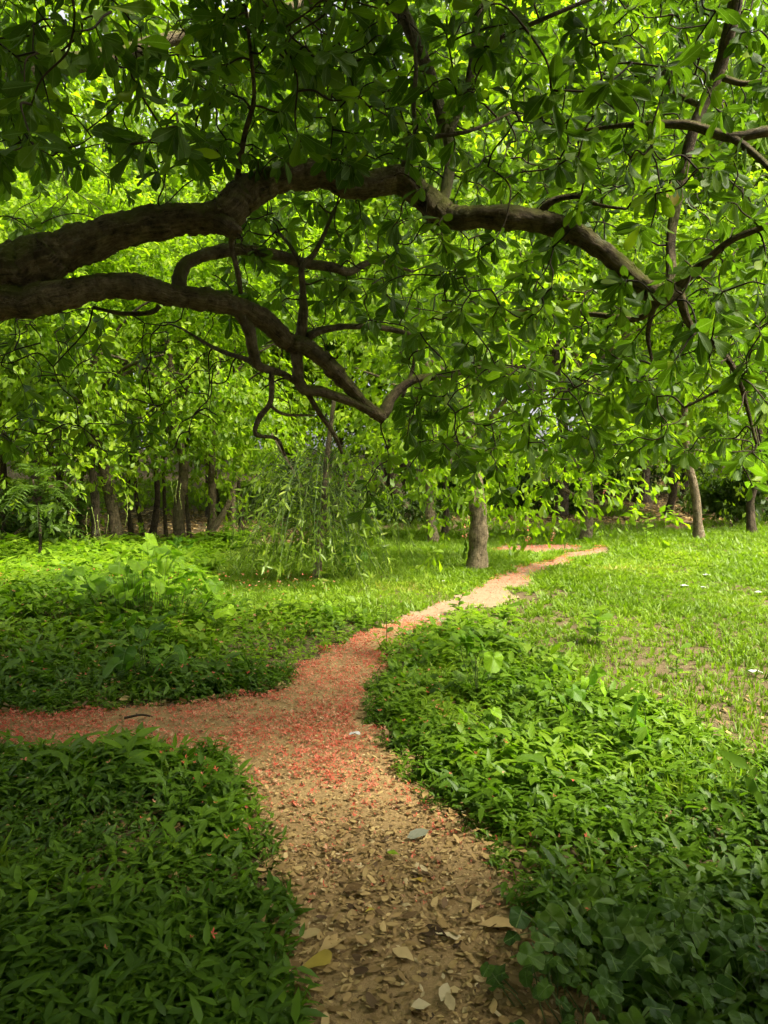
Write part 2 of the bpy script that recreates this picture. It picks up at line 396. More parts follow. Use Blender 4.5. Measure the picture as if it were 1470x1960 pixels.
EDGE = [  # y, left x, right x of the path in the photograph
    (2250, 600, 1420), (1960, 580, 1150), (1850, 560, 1060), (1750, 560, 985), (1650, 535, 935), (1600, 520, 870), (1550, 490, 800), (1500, 470, 750),
    (1450, 435, 735), (1420, 425, 733), (1385, 430, 728), (1350, 490, 712), (1300, 590, 700), (1250, 648, 742), (1210, 716, 812), (1170, 792, 898), (1140, 878, 966), (1110, 950, 1020), (1080, 1025, 1080), (1060, 1095, 1142), (1047, 1150, 1190)]
gp = lambda a: [tuple(q[:2]) for q in ground(np.array([p[0] for p in a]), np.array([p[1] for p in a]))]
POLY_MAIN = gp([(l, y) for y, l, r in EDGE] + [(r, y) for y, l, r in EDGE[::-1]])
POLY_LEFT = gp([(-250, 1384), (0, 1379), (150, 1370), (300, 1358), (420, 1350), (520, 1335), (600, 1330), (600, 1450), (470, 1462), (380, 1447), (250, 1440), (100, 1438), (0, 1436), (-250, 1436)])
POLY_FAR = gp([(945, 1047), (1000, 1044), (1095, 1045), (1100, 1053), (1040, 1059), (955, 1057)])
POLY_END = gp([(1275, 1017), (1290, 1000), (1318, 988), (1345, 985), (1345, 1003), (1310, 1020)])
def on_path(x, y, rough=0.14):
    w = np.clip(y / 5, 0.5, 1.7) * rough
    x2 = x + (vnoise(x, y, 0.16, 3) - 0.5) * w + (vnoise(x, y, 0.5, 5) - 0.5) * w * 1.3; y2 = y + (vnoise(x, y, 0.18, 4) - 0.5) * w
    return inside(POLY_MAIN, x2, y2) | inside(POLY_LEFT, x2, y2) | inside(POLY_FAR, x2, y2) | inside(POLY_END, x2, y2)
def near_path(x, y, d):
    r = on_path(x, y)
    for k in range(8):
        a = k * math.pi / 4; r = r | on_path(x + d * math.cos(a), y + d * math.sin(a))
    return r
path_mask = lambda x, y: near_path(x, y, 0.05)
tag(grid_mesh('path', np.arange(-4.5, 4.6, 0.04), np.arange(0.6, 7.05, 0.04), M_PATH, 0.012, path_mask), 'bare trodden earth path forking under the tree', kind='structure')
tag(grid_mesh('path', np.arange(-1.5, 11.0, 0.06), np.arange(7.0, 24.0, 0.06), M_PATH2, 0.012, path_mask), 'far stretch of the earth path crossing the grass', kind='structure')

# ------------------------------------------------------------------ grove trees behind
LEAF_B = variants(OBOV_LO, 5)
LEAF_BL = variants(LANC_LO, 4, fold=0.3)

def crown_mesh(name, seed, rx, rz, n_tip, per, leaf, mat, lobes=16, narrow=False):
    """A crown around the origin: lobes carrying whorls of hanging leaves; bottom ragged and drooping."""
    global RNG
    keep = RNG; RNG = np.random.default_rng(seed)
    th = U(0, 6.283, lobes); rr = np.sqrt(U(0.05, 1, lobes)) * rx * 0.72; zz = U(-0.75, 0.8, lobes) * rz
    C = np.stack([rr * np.cos(th), rr * np.sin(th), zz], -1); C[:, :2] *= np.sqrt(np.clip(1 - (zz / rz / 1.15) ** 2, 0.15, 1))[:, None]
    R = U(0.28, 0.5, lobes) * rx
    k = RNG.integers(0, lobes, n_tip); d = unit(RNG.normal(size=(n_tip, 3)))
    P = C[k] + d * (R[k] * U(0.35, 1.05, n_tip) )[:, None] * np.array((1, 1, 0.85))
    st = U(0, 1, n_tip) < 0.16                                     # hanging strands below
    P[st, 2] -= U(0.2, 0.9, st.sum()) * rz * 0.45
    b = Buf(); n = n_tip * per
    tip = np.repeat(P, per, 0); out = unit(tip * np.array((1, 1, 0.4)) + 1e-3)
    A = out * 0.55 + RNG.normal(size=(n, 3)) * 0.65 + np.array((0, 0, -0.45))
    N = unit(RNG.normal(size=(n, 3)) * 0.6 + np.array((0, 0, 1)) + out * 0.3)
    tt = np.clip(np.repeat(U(0.1, 0.9, n_tip), per) + U(-0.25, 0.25, n), 0, 1)
    scatter(b, LEAF_BL if narrow else LEAF_B, tip + RNG.normal(size=(n, 3)) * leaf * 0.35, A, N, U(0.7, 1.25, n) * leaf, tt)
    RNG = keep
    return b.mesh(name, mat)

CROWNS = [crown_mesh('crown', 100 + i, 2.7, 2.9, 1500, 7, 0.128, M_BACK, lobes=22) for i in range(4)]
CROWN_FAR = [crown_mesh('crown', 200 + i, 4.6, 6.2, 2300, 6, 0.32, M_BACK, lobes=26) for i in range(3)]

def trunk_obj(base, top, wpx_m, parent, mat, seed, lean=None, fork=True, knob=0.0):
    r0 = np.random.default_rng(seed); base = np.asarray(base, float); top = np.asarray(top, float)
    n = 6; t = np.linspace(0, 1, n)[:, None]
    pts = base * (1 - t) + top * t + np.concatenate([[[0, 0, 0]], r0.normal(size=(n - 1, 3)) * np.array((0.05, 0.05, 0.0)) * np.linalg.norm(top - base) * 0.35])
    if lean is not None: pts += np.asarray(lean) * (t * (1 - t) * 4)
    pts[0, 2] -= 0.08
    c = catmull(pts, 7); s = np.linspace(0, 1, len(c))
    rad = wpx_m / 2 * (1.0 - 0.45 * s) * (1 + 0.8 * np.exp(-s * 22)) * (1 + knob * np.exp(-((s - 0.28) / 0.05) ** 2) + knob * 0.6 * np.exp(-((s - 0.17) / 0.03) ** 2))
    b = Buf(); tube(b, c, rad, 12, 0.10, seed)
    if fork:
        for k in range(5):
            i = int(len(c) * U(0.45, 0.95)); a = r0.uniform(0, 6.28); L = r0.uniform(0.8, 1.9)
            e = c[i] + np.array((math.cos(a) * L, math.sin(a) * L, r0.uniform(0.2, 1.2)))
            m = (c[i] + e) / 2 + np.array((0, 0, r0.uniform(0.0, 0.35)))
            cc = catmull([c[i], m, e], 5); tube(b, cc, np.linspace(rad[i] * 0.6, 0.015, len(cc)), 6, 0.08, seed + k)
    return b.obj('trunk', mat, parent)

def base_at(px, py):
    return ground(px, py)

# (base px, base py, width px, shift of the trunk at its visible top in px, label, bark, crown radius scale, crown centre height, offset)
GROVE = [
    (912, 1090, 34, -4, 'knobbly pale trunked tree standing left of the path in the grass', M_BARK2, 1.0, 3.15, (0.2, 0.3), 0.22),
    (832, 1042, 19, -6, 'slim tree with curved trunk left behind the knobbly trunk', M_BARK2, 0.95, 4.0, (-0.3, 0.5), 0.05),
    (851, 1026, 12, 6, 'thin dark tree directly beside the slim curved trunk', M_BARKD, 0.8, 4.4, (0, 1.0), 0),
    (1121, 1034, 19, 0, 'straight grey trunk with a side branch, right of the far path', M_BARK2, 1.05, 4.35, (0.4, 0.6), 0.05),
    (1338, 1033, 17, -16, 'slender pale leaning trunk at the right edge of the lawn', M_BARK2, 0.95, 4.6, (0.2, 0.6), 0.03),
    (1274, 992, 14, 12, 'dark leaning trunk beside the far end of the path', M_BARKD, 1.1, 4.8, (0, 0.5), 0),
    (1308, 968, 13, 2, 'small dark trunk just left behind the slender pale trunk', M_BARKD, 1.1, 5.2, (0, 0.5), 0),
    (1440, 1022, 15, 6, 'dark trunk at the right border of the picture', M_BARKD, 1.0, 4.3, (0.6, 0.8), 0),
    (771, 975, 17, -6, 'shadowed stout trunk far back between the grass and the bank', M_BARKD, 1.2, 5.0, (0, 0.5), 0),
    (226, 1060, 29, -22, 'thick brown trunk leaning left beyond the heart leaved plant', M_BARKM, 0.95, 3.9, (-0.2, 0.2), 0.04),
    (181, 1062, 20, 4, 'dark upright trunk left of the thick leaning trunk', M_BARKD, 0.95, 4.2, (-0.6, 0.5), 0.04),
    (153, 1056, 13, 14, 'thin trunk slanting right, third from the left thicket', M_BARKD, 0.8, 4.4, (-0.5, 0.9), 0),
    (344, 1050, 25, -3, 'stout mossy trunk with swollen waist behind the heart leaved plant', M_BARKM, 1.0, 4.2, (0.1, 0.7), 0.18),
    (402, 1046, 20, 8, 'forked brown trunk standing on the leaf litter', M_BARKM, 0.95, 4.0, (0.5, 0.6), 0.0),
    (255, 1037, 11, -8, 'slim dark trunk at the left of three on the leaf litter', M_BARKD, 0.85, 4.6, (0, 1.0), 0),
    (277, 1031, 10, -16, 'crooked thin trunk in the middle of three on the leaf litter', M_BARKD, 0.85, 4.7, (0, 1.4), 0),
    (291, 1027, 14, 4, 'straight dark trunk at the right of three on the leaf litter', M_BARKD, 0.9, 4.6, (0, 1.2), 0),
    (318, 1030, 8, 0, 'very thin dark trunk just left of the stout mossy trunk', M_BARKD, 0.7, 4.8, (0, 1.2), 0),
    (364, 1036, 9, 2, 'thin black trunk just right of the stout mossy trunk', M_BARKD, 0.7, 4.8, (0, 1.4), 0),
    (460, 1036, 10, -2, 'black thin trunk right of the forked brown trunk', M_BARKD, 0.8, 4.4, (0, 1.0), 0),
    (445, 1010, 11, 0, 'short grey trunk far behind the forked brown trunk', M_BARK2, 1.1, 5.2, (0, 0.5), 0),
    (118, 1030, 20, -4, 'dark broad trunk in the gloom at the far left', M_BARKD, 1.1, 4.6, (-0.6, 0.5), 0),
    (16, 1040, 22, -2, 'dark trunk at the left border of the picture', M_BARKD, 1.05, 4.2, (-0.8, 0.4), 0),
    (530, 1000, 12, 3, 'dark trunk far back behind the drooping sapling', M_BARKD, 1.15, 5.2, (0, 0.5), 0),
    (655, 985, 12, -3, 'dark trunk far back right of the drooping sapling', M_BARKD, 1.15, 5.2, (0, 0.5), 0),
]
tree_roots = []
for i, (px, py, w, sh, lab, bark, cs, ch, off, knob) in enumerate(GROVE):
    B = base_at(px, py); D = math.hypot(B[0], B[1]); D = B[1]
    wm = w / FPX * D * (0.85 if px < 500 else 1.0)
    T = at(px + sh * 2.2, 900, D); dx = (T[0] - B[0]) / max(T[2] - B[2], 0.5)
    top = np.array((B[0] + dx * 1.6, B[1], B[2] + ch * 0.9))
    root = empty('grove_tree', B); tag(root, lab, 'tree', 'trees of the grove behind the clearing')
    trunk_obj(B, top, wm, root, bark, 500 + i, knob=knob)
    if w < 13 and py > 1010: cs *= 0.62; ch += 1.1
    elif px < 500 and w >= 18: ch += 0.1; off = (off[0] - 0.25, off[1] - 0.8)
    elif px > 600 and py > 1030: ch += 0.15; off = (off[0], off[1] - 0.3)
    c = link('crown', CROWNS[i % 4], root, Matrix.LocRotScale(Vector((B[0] + off[0] + dx * 0.8, B[1] + off[1], B[2] + ch - (0.2 if px < 620 else 0.1))), Matrix.Rotation(U(0, 6.28), 3, 'Z').to_euler(), Vector((cs, cs, cs * U(0.95, 1.12)))))
    c['kind'] = 'stuff'; tree_roots.append((root, B, D))

# the fork of the trunk on the litter and the side branch of the straight grey trunk
def limb(root, pix, depth, r0, r1, mat, name='branch', per=6, sides=8):
    pts = np.array([at(x, y, depth) for x, y in pix]); c = catmull(pts, per); b = Buf(); tube(b, c, np.linspace(r0, r1, len(c)), sides, 0.08, 7); return b.obj(name, mat, root)
limb(tree_roots[13][0], [(404, 1022), (416, 1000), (432, 975), (446, 940), (452, 900)], tree_roots[13][2], 0.07, 0.04, M_BARK2)
limb(tree_roots[3][0], [(1119, 968), (1108, 955), (1092, 944), (1080, 935), (1068, 912)], tree_roots[3][2], 0.06, 0.03, M_BARK2)

# tall trees closing the view behind the grove
FAR = [(3.0, 24.5), (-9, 19.5), (-4.8, 21), (0.5, 20.5), (5.2, 22), (10.5, 20.5), (-13.5, 20), (-22, 30), (-17, 38), (-12.5, 33), (-8.5, 44), (-4.5, 36), (-0.5, 42), (3.5, 35), (7.5, 43), (11.5, 34), (16, 40), (20, 32), (-27, 40), (26, 38), (-14, 50), (2, 54), (14, 52), (-3.5, 27), (9, 26), (14.5, 25), (-15, 24)]
SPOT = ['far left', 'left', 'left of centre', 'centre', 'right of centre', 'right', 'far right']
for i, (x, y) in enumerate(sorted(FAR)):
    z = float(hgt(x, y)); root = empty('backdrop_tree', (x, y, z))
    tag(root, 'tall dense green tree closing the view behind the grove', 'tree', 'tall trees closing the view behind the grove')
    trunk_obj((x, y, z), (x + U(-.4, .4), y, z + 7), U(0.28, 0.5), root, M_BARKD, 900 + i)
    s = U(1.0, 1.25) if y > 23 else U(0.88, 0.98)
    c = link('crown', CROWN_FAR[i % 3], root, Matrix.LocRotScale(Vector((x, y, z + (9.6 if y > 23 else 10.0) * s)), Matrix.Rotation(U(0, 6.28), 3, 'Z').to_euler(), Vector((s, s, s * 1.1))))
    c['kind'] = 'stuff'

# dark shrubs of the bank
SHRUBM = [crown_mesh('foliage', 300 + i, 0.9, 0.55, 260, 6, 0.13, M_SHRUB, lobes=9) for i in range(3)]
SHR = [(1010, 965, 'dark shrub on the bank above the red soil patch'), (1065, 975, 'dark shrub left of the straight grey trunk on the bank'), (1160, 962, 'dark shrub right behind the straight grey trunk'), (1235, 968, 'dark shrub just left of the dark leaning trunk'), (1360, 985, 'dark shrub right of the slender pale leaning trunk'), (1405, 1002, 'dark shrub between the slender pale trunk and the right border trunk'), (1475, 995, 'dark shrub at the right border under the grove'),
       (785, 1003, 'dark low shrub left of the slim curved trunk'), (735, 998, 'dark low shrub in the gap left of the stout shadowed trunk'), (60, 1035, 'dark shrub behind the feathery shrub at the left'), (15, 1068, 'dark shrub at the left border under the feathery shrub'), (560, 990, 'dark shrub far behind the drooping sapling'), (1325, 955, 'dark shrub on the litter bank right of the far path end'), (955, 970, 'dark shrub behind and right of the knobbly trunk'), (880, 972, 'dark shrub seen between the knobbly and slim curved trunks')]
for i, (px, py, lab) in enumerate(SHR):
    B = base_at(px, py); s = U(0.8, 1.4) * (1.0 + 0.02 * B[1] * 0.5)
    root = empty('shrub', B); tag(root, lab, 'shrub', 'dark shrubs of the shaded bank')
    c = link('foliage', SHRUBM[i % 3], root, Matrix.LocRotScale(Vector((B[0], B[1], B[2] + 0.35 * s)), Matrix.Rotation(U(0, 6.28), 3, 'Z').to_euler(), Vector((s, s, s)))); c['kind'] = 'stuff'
    b = Buf()
    for k in range(4): tube(b, catmull([B, B + np.array((U(-.15, .15), U(-.15, .15), 0.25)), B + np.array((U(-.4, .4), U(-.4, .4), 0.5))], 4), np.linspace(0.015, 0.006, 9), 5)
    b.obj('stem', M_TWIG, root)

# ------------------------------------------------------------------ drooping sapling in the middle
def drooping_sapling():
    B = base_at(606, 1112); root = empty('drooping_sapling', B)
    tag(root, 'drooping sapling with narrow pale leaves hanging to the grass left of the path', 'sapling')
    D = B[1]
    tops = [at(628, 860, D), at(560, 880, D + 0.2)]
    b = Buf(); c = catmull([B - np.array((0, 0, .05)), at(612, 1040, D), at(620, 960, D), tops[0], at(640, 760, D)], 7); tube(b, c, np.linspace(0.06, 0.025, len(c)), 8, 0.08, 3); b.obj('trunk', M_BARK2, root)
    b = Buf(); c2 = catmull([at(614, 1010, D), at(590, 960, D + .1), at(560, 900, D + .2), at(520, 830, D + .3)], 6); tube(b, c2, np.linspace(0.03, 0.014, len(c2)), 6); b.obj('branch', M_BARK2, root)
    tw, lv = Buf(), Buf(); LW = variants(LANC, 4, fold=0.25); P, A, N = [], [], []
    for k in range(170):
        src = c if U(0, 1) < 0.65 else c2; hub = src[int(U(0.3, 0.72) * len(src))]
        a = U(0, 6.28); L = U(0.15, 1.15); drop = U(0.25, 1.6)
        e1 = hub + np.array((math.cos(a) * L * 0.55, math.sin(a) * L * 0.55, U(0.0, 0.25)))
        e2 = hub + np.array((math.cos(a) * L, math.sin(a) * L, -drop * 0.35)); e3 = e2 + np.array((math.cos(a) * 0.12, math.sin(a) * 0.12, -drop * 0.65))
        if e3[2] < 0.12: e3[2] = U(0.12, 0.4)
        cc = catmull([hub, e1, e2, e3], 6); tube(tw, cc, np.linspace(0.006, 0.002, len(cc)), 4, 0, 0, U(0, 1), False)
        for q in range(int(U(14, 26))):
            j = int(U(7, len(cc) - 1)); t = unit(cc[min(j + 1, len(cc) - 1)] - cc[j - 1])
            P.append(cc[j] + RNG.normal(size=3) * .01); A.append(t * 0.6 + RNG.normal(size=3) * 0.65 + np.array((0, 0, -.2))); N.append(RNG.normal(size=3) + np.array((0, -0.3, 0.6)))
    n = len(P); scatter(lv, LW, np.array(P), np.array(A), np.array(N), U(0.06, 0.14, n), RNG.beta(1.5, 1.9, n))
    tag(tw.obj('twigs', M_STEM, root), kind='stuff'); tag(lv.obj('foliage', M_WILL, root), kind='stuff')
drooping_sapling()

# ------------------------------------------------------------------ the great tree over the path
TRUNK = np.array((-2.65, 3.25, 0.0)); TRUNK[2] = hgt(TRUNK[0], TRUNK[1])
great = empty('great_tree', TRUNK)
tag(great, 'great mossy tree arching its limbs and broad leaves over the path', 'tree')
SK_P, SK_R = [], []
def great_limb(name, nodes, sides=26, lump=0.09, seed=1, per=14, mat=None, add=True, start=None):
    """nodes: (px, py, depth, width px) in the photograph; start: a world point joined on in front."""
    P = [at(x, y, d) for x, y, d, w in nodes]; R = [w * (0.84 if w > 25 else 0.95) / 2 / FPX * d for x, y, d, w in nodes]
    if start is not None:
        for s, r in start[::-1]: P.insert(0, np.asarray(s, float)); R.insert(0, r)
    c = catmull(P, per); r = np.interp(np.linspace(0, 1, len(c)), np.linspace(0, 1, len(R)), R)
    rr = np.random.default_rng(seed); knots = rr.uniform(0, 1, max(2, len(P) // 2)); s = np.linspace(0, 1, len(c))
    if lump > 0.05:
        for k in knots: r = r * (1 + rr.uniform(0.03, 0.13) * np.exp(-((s - k) / 0.016) ** 2))
    jit = rr.normal(size=(len(c), 3)) * 0.05 * r[:, None]; jit[1:-1] = (jit[:-2] + jit[1:-1] + jit[2:]) / 1.8; jit[[0, -1]] = 0; c = c + jit
    wob = rr.normal(size=len(c)); wob = np.convolve(wob, np.hanning(13) / 4.0, 'same'); r = r * (1 + 0.07 * wob)
    b = Buf(); tube(b, c, r, sides, lump, seed, rough=0.05 if sides > 8 else 0.03); o = b.obj(name, mat or M_BARK, great)
    if add: SK_P.extend(c); SK_R.extend(r)
    return o
b = Buf(); c = catmull([TRUNK - np.array((0, 0, .1)), TRUNK + np.array((0.02, 0.03, 0.5)), TRUNK + np.array((0.1, 0, 1.2)), TRUNK + np.array((0.3, 0.02, 1.9)), TRUNK + np.array((0.62, 0.0, 2.25))], 8)
tube(b, c, np.interp(np.linspace(0, 1, len(c)), [0, .12, .5, 1], [0.36, 0.27, 0.23, 0.19]), 18, 0.07, 11); b.obj('trunk', M_BARK, great)
fk = c[-1]
great_limb('limb', [(-40, 545, 3.25, 118), (60, 505, 3.25, 100), (140, 472, 3.3, 88), (250, 437, 3.35, 77), (350, 420, 3.4, 70), (425, 412, 3.42, 76), (470, 372, 3.45, 70), (520, 348, 3.5, 64), (600, 332, 3.55, 62), (680, 356, 3.6, 58), (760, 345, 3.65, 62), (810, 376, 3.65, 55), (860, 416, 3.65, 52), (940, 415, 3.6, 50), (1030, 424, 3.6, 48), (1100, 446, 3.55, 46), (1160, 486, 3.5, 44), (1220, 540, 3.5, 44), (1262, 563, 3.5, 46), (1300, 560, 3.5, 34)], seed=21, lump=0.07, start=[(fk - np.array((0.12, 0, 0.05)), 0.19)])
great_limb('limb', [(-60, 580, 3.2, 82), (60, 578, 3.2, 72), (130, 562, 3.25, 62), (200, 548, 3.3, 56), (270, 551, 3.4, 54), (330, 565, 3.5, 51), (400, 574, 3.6, 49), (460, 590, 3.7, 46), (510, 616, 3.8, 44), (550, 653, 3.9, 42), (582, 662, 3.95, 39), (620, 690, 4.0, 36), (660, 732, 4.1, 32), (700, 776, 4.2, 28), (732, 800, 4.25, 26)], seed=22, lump=0.07, start=[(fk - np.array((0.1, -0.05, 0.12)), 0.15)])
BR = [
    [(405, 415, 3.42, 60), (432, 432, 3.38, 50), (450, 443, 3.36, 34), (456, 448, 3.35, 12)],
    [(342, 560, 3.55, 34), (345, 522, 3.6, 32), (362, 500, 3.65, 30), (410, 484, 3.75, 28), (460, 478, 3.85, 27), (520, 486, 3.95, 25), (580, 503, 4.1, 22), (640, 512, 4.2, 19), (668, 520, 4.3, 16), (720, 500, 4.4, 10), (790, 520, 4.6, 6)],
    [(575, 655, 3.95, 24), (580, 605, 3.95, 19), (580, 560, 3.95, 15), (578, 512, 3.95, 13), (600, 488, 4.0, 11), (618, 455, 4.0, 9), (640, 400, 4.1, 7)],
    [(578, 515, 3.95, 9), (560, 478, 4.0, 8), (530, 440, 4.1, 6)],
    [(590, 645, 3.95, 18), (612, 634, 4.0, 15), (660, 625, 4.1, 13), (720, 627, 4.2, 12), (772, 636, 4.3, 10), (796, 652, 4.35, 9), (790, 705, 4.4, 8), (770, 760, 4.4, 6)],
    [(568, 660, 3.95, 30), (570, 700, 3.95, 26), (578, 742, 3.98, 22), (625, 752, 4.05, 20), (680, 772, 4.15, 18), (712, 790, 4.2, 18)],
    [(732, 796, 4.25, 24), (752, 758, 4.27, 20), (792, 728, 4.3, 18), (850, 718, 4.35, 15), (920, 706, 4.5, 10), (965, 704, 4.6, 6)],
    [(455, 596, 3.7, 28), (478, 635, 3.72, 26), (486, 680, 3.75, 23), (498, 702, 3.78, 18), (540, 716, 3.9, 14), (580, 742, 4.0, 12), (612, 792, 4.1, 10), (640, 832, 4.15, 9), (655, 868, 4.2, 7)],
    [(496, 700, 3.78, 16), (470, 687, 3.85, 11), (418, 670, 4.0, 8), (350, 630, 4.1, 5)],
    [(520, 712, 3.85, 11), (518, 768, 3.85, 11), (496, 800, 3.85, 11), (490, 832, 3.85, 8), (530, 840, 3.9, 7), (546, 872, 3.95, 5)],
    [(515, 775, 3.85, 7), (545, 793, 3.9, 6), (600, 795, 4.0, 4)],
    [(305, 585, 3.45, 12), (288, 598, 3.45, 10), (232, 600, 3.5, 9), (178, 588, 3.5, 6)],
    [(452, 370, 3.45, 16), (458, 320, 3.4, 12), (470, 250, 3.3, 11), (486, 190, 3.2, 9), (480, 100, 3.1, 7), (470, 10, 3.0, 6)],
    [(446, 440, 3.4, 14), (444, 475, 3.45, 12), (455, 522, 3.45, 11), (461, 562, 3.5, 8)],
    [(766, 330, 3.65, 14), (795, 275, 3.6, 11), (830, 262, 3.6, 10), (900, 250, 3.6, 8), (980, 215, 3.7, 5)],
    [(796, 275, 3.6, 10), (792, 200, 3.6, 9), (795, 110, 3.6, 8), (770, 0, 3.6, 7)],
    [(1030, 410, 3.6, 18), (1062, 383, 3.55, 14), (1112, 376, 3.5, 11), (1145, 392, 3.45, 8), (1200, 400, 3.4, 5)],
    [(845, 400, 3.65, 26), (862, 300, 4.0, 28), (842, 210, 4.1, 27), (818, 130, 4.15, 28), (785, 55, 4.2, 30), (735, -30, 4.2, 34), (660, -200, 4.0, 40)],
    [(858, 260, 4.05, 16), (888, 190, 4.1, 15), (908, 100, 4.1, 18), (918, 0, 4.1, 20), (925, -120, 4.0, 24)],
    [(906, 100, 4.1, 15), (935, 80, 4.1, 14), (985, 60, 4.1, 11), (1060, 28, 4.0, 9), (1150, -10, 4.0, 7)],
    [(1285, 560, 3.5, 26), (1285, 450, 3.6, 18), (1305, 340, 3.65, 20), (1332, 235, 3.65, 24), (1375, 140, 3.6, 28), (1400, 40, 3.5, 30), (1420, -80, 3.4, 36)],
    [(1560, 235, 3.4, 24), (1470, 250, 3.45, 22), (1400, 262, 3.5, 21), (1320, 240, 3.6, 18), (1250, 238, 3.65, 15), (1190, 240, 3.75, 10), (1110, 250, 3.9, 6)],
    [(1385, 150, 3.55, 14), (1430, 160, 3.5, 12), (1500, 145, 3.4, 10)],
    [(1345, 205, 3.65, 12), (1290, 175, 3.7, 10), (1268, 140, 3.75, 8), (1200, 190, 3.8, 5)],
    [(1400, 262, 3.5, 16), (1450, 300, 3.4, 14), (1510, 360, 3.3, 12)],
    [(1300, 560, 3.5, 22), (1320, 620, 3.55, 15), (1370, 660, 3.55, 12), (1410, 715, 3.55, 11), (1430, 780, 3.6, 8), (1448, 850, 3.6, 6)],
    [(1300, 545, 3.5, 24), (1345, 505, 3.4, 20), (1400, 460, 3.3, 14), (1500, 420, 3.2, 10)],
    [(1415, 725, 3.55, 8), (1360, 755, 3.6, 7), (1310, 780, 3.65, 5)],
    [(1255, 575, 3.5, 12), (1240, 640, 3.6, 9), (1250, 700, 3.6, 6)],
    [(1210, 612, 3.9, 14), (1150, 603, 4.0, 12), (1110, 595, 4.1, 9), (1060, 545, 4.2, 6)],
    [(1300, 540, 3.5, 10), (1240, 600, 3.8, 12), (1210, 612, 3.9, 13)],
]
for k, nd in enumerate(BR): great_limb('branch', nd, 8, 0.06, 40 + k, 6)
# limbs over and behind the camera, out of the picture, which carry the shading crown
for k, pl in enumerate([[fk, (-1.2, 2.2, 3.1), (0.2, 0.9, 3.7), (1.8, -0.2, 4.2)], [fk, (-2.0, 1.8, 3.2), (-1.5, 0.0, 3.8), (-1.0, -2.2, 4.3)], [fk, (-2.4, 4.0, 3.4), (-2.0, 5.5, 4.4), (-0.6, 6.2, 5.2)], [(-1.2, 2.2, 3.1), (-0.3, 2.6, 3.7), (1.0, 2.8, 4.3), (2.4, 2.6, 4.6)], [fk, (-3.2, 3.6, 3.4), (-4.3, 4.2, 4.3)], [(-0.6, 6.2, 5.2), (0.8, 6.0, 5.8), (2.4, 5.4, 6.0)], [(1.0, 2.8, 4.3), (1.4, 4.0, 4.7), (2.2, 5.0, 5.2)], [(1.8, -0.2, 4.2), (3.0, -1.2, 4.1), (4.6, -1.8, 3.4)], [(2.4, 2.6, 4.6), (3.6, 2.2, 4.6), (5.0, 1.4, 4.2)]]):
    c = catmull([np.asarray(p, float) for p in pl], 8); r = np.linspace(0.13 if k in (0, 1, 2, 4) else 0.07, 0.03, len(c)); b = Buf(); tube(b, c, r, 10, 0.08, 80 + k); b.obj('limb', M_BARK, great); SK_P.extend(c); SK_R.extend(r)

# whorl tips of the crown
def sample(n, x0, x1, y0, y1, d0, d1):
    return at(U(x0, x1, n), U(y0, y1, n), U(d0, d1, n))
TIPS = [sample(1300, -120, 1590, -200, 330, 2.8, 5.7), sample(420, 735, 1520, 330, 760, 3.1, 6.0), sample(130, 430, 800, 330, 640, 3.8, 6.0),
        sample(210, 760, 1520, 700, 890, 3.8, 5.6), sample(26, -80, 660, -20, 300, 1.9, 2.7), sample(14, 700, 1500, -20, 250, 2.2, 2.8), sample(40, -80, 330, 610, 880, 4.0, 5.4),
        sample(45, -100, 400, 250, 480, 3.6, 5.5), sample(18, 1200, 1500, 380, 800, 2.7, 3.4)]
TIPS.append(np.array([at(x, y, d) for x, y, d in [(712, 955, 4.3), (700, 930, 4.4), (690, 985, 4.4), (962, 945, 4.3), (950, 900, 4.2), (905, 915, 4.6), (880, 880, 4.3), (1030, 905, 4.7), (1045, 935, 5.0), (1215, 865, 4.2), (1260, 850, 4.0), (1310, 870, 4.0), (1440, 930, 3.6), (1420, 890, 3.6), (1110, 850, 4.2), (1160, 830, 4.3), (850, 850, 4.4), (805, 860, 4.5), (780, 900, 4.6), (745, 880, 4.4), (1010, 860, 4.2), (1060, 850, 4.2), (590, 310, 3.4), (640, 330, 3.4), (900, 405, 3.5), (545, 95, 2.3), (560, 120, 2.3), (250, 130, 2.2), (200, 90, 2.1), (140, 60, 2.0), (330, 280, 2.3), (60, 200, 2.1)]]))
T_IN = np.concatenate(TIPS)
px, py, dz = project(T_IN)
gap = (((px - 250) / 150) ** 2 + ((py - 150) / 220) ** 2 < 1) & (U(0, 1, len(px)) < 0.72) & (dz > 2.8)
gap |= (np.abs(px - 1090) < 70) & (np.abs(py - 100) < 90) & (U(0, 1, len(px)) < 0.5)
for line in ([(0, 520), (140, 470), (350, 420), (470, 372), (600, 332), (760, 345), (860, 416), (1030, 424), (1160, 486), (1290, 562)], [(60, 576), (330, 565), (510, 616), (620, 690), (732, 800)], [(862, 300), (818, 130), (760, 0)], [(1290, 500), (1305, 340), (1332, 235), (1375, 140), (1405, 0)], [(1190, 240), (1320, 240), (1470, 250)], [(790, 726), (960, 704)]):
    for (ax, ay), (bx, by) in zip(line[:-1], line[1:]):           # keep the limbs in sight
        t = np.clip(((px - ax) * (bx - ax) + (py - ay) * (by - ay)) / ((bx - ax) ** 2 + (by - ay) ** 2), 0, 1)
        gap |= (np.hypot(px - ax - t * (bx - ax), py + 25 - ay - t * (by - ay)) < 52) & (dz < (4.5 if ax == 790 else 3.75)) & (U(0, 1, len(px)) < 0.45)
T_IN = T_IN[~gap]
n = 1500; T_OUT = np.stack([U(-6.0, 5.6, n), U(-4.5, 4.2, n), U(2.7, 5.6, n)], -1)  # unseen foliage added over and around the camera to shade the near ground
n = 300; T_OUT = np.vstack([T_OUT, np.stack([U(-6.0, 6.0, n), U(-5.0, -1.6, n), U(0.6, 3.2, n)], -1)])
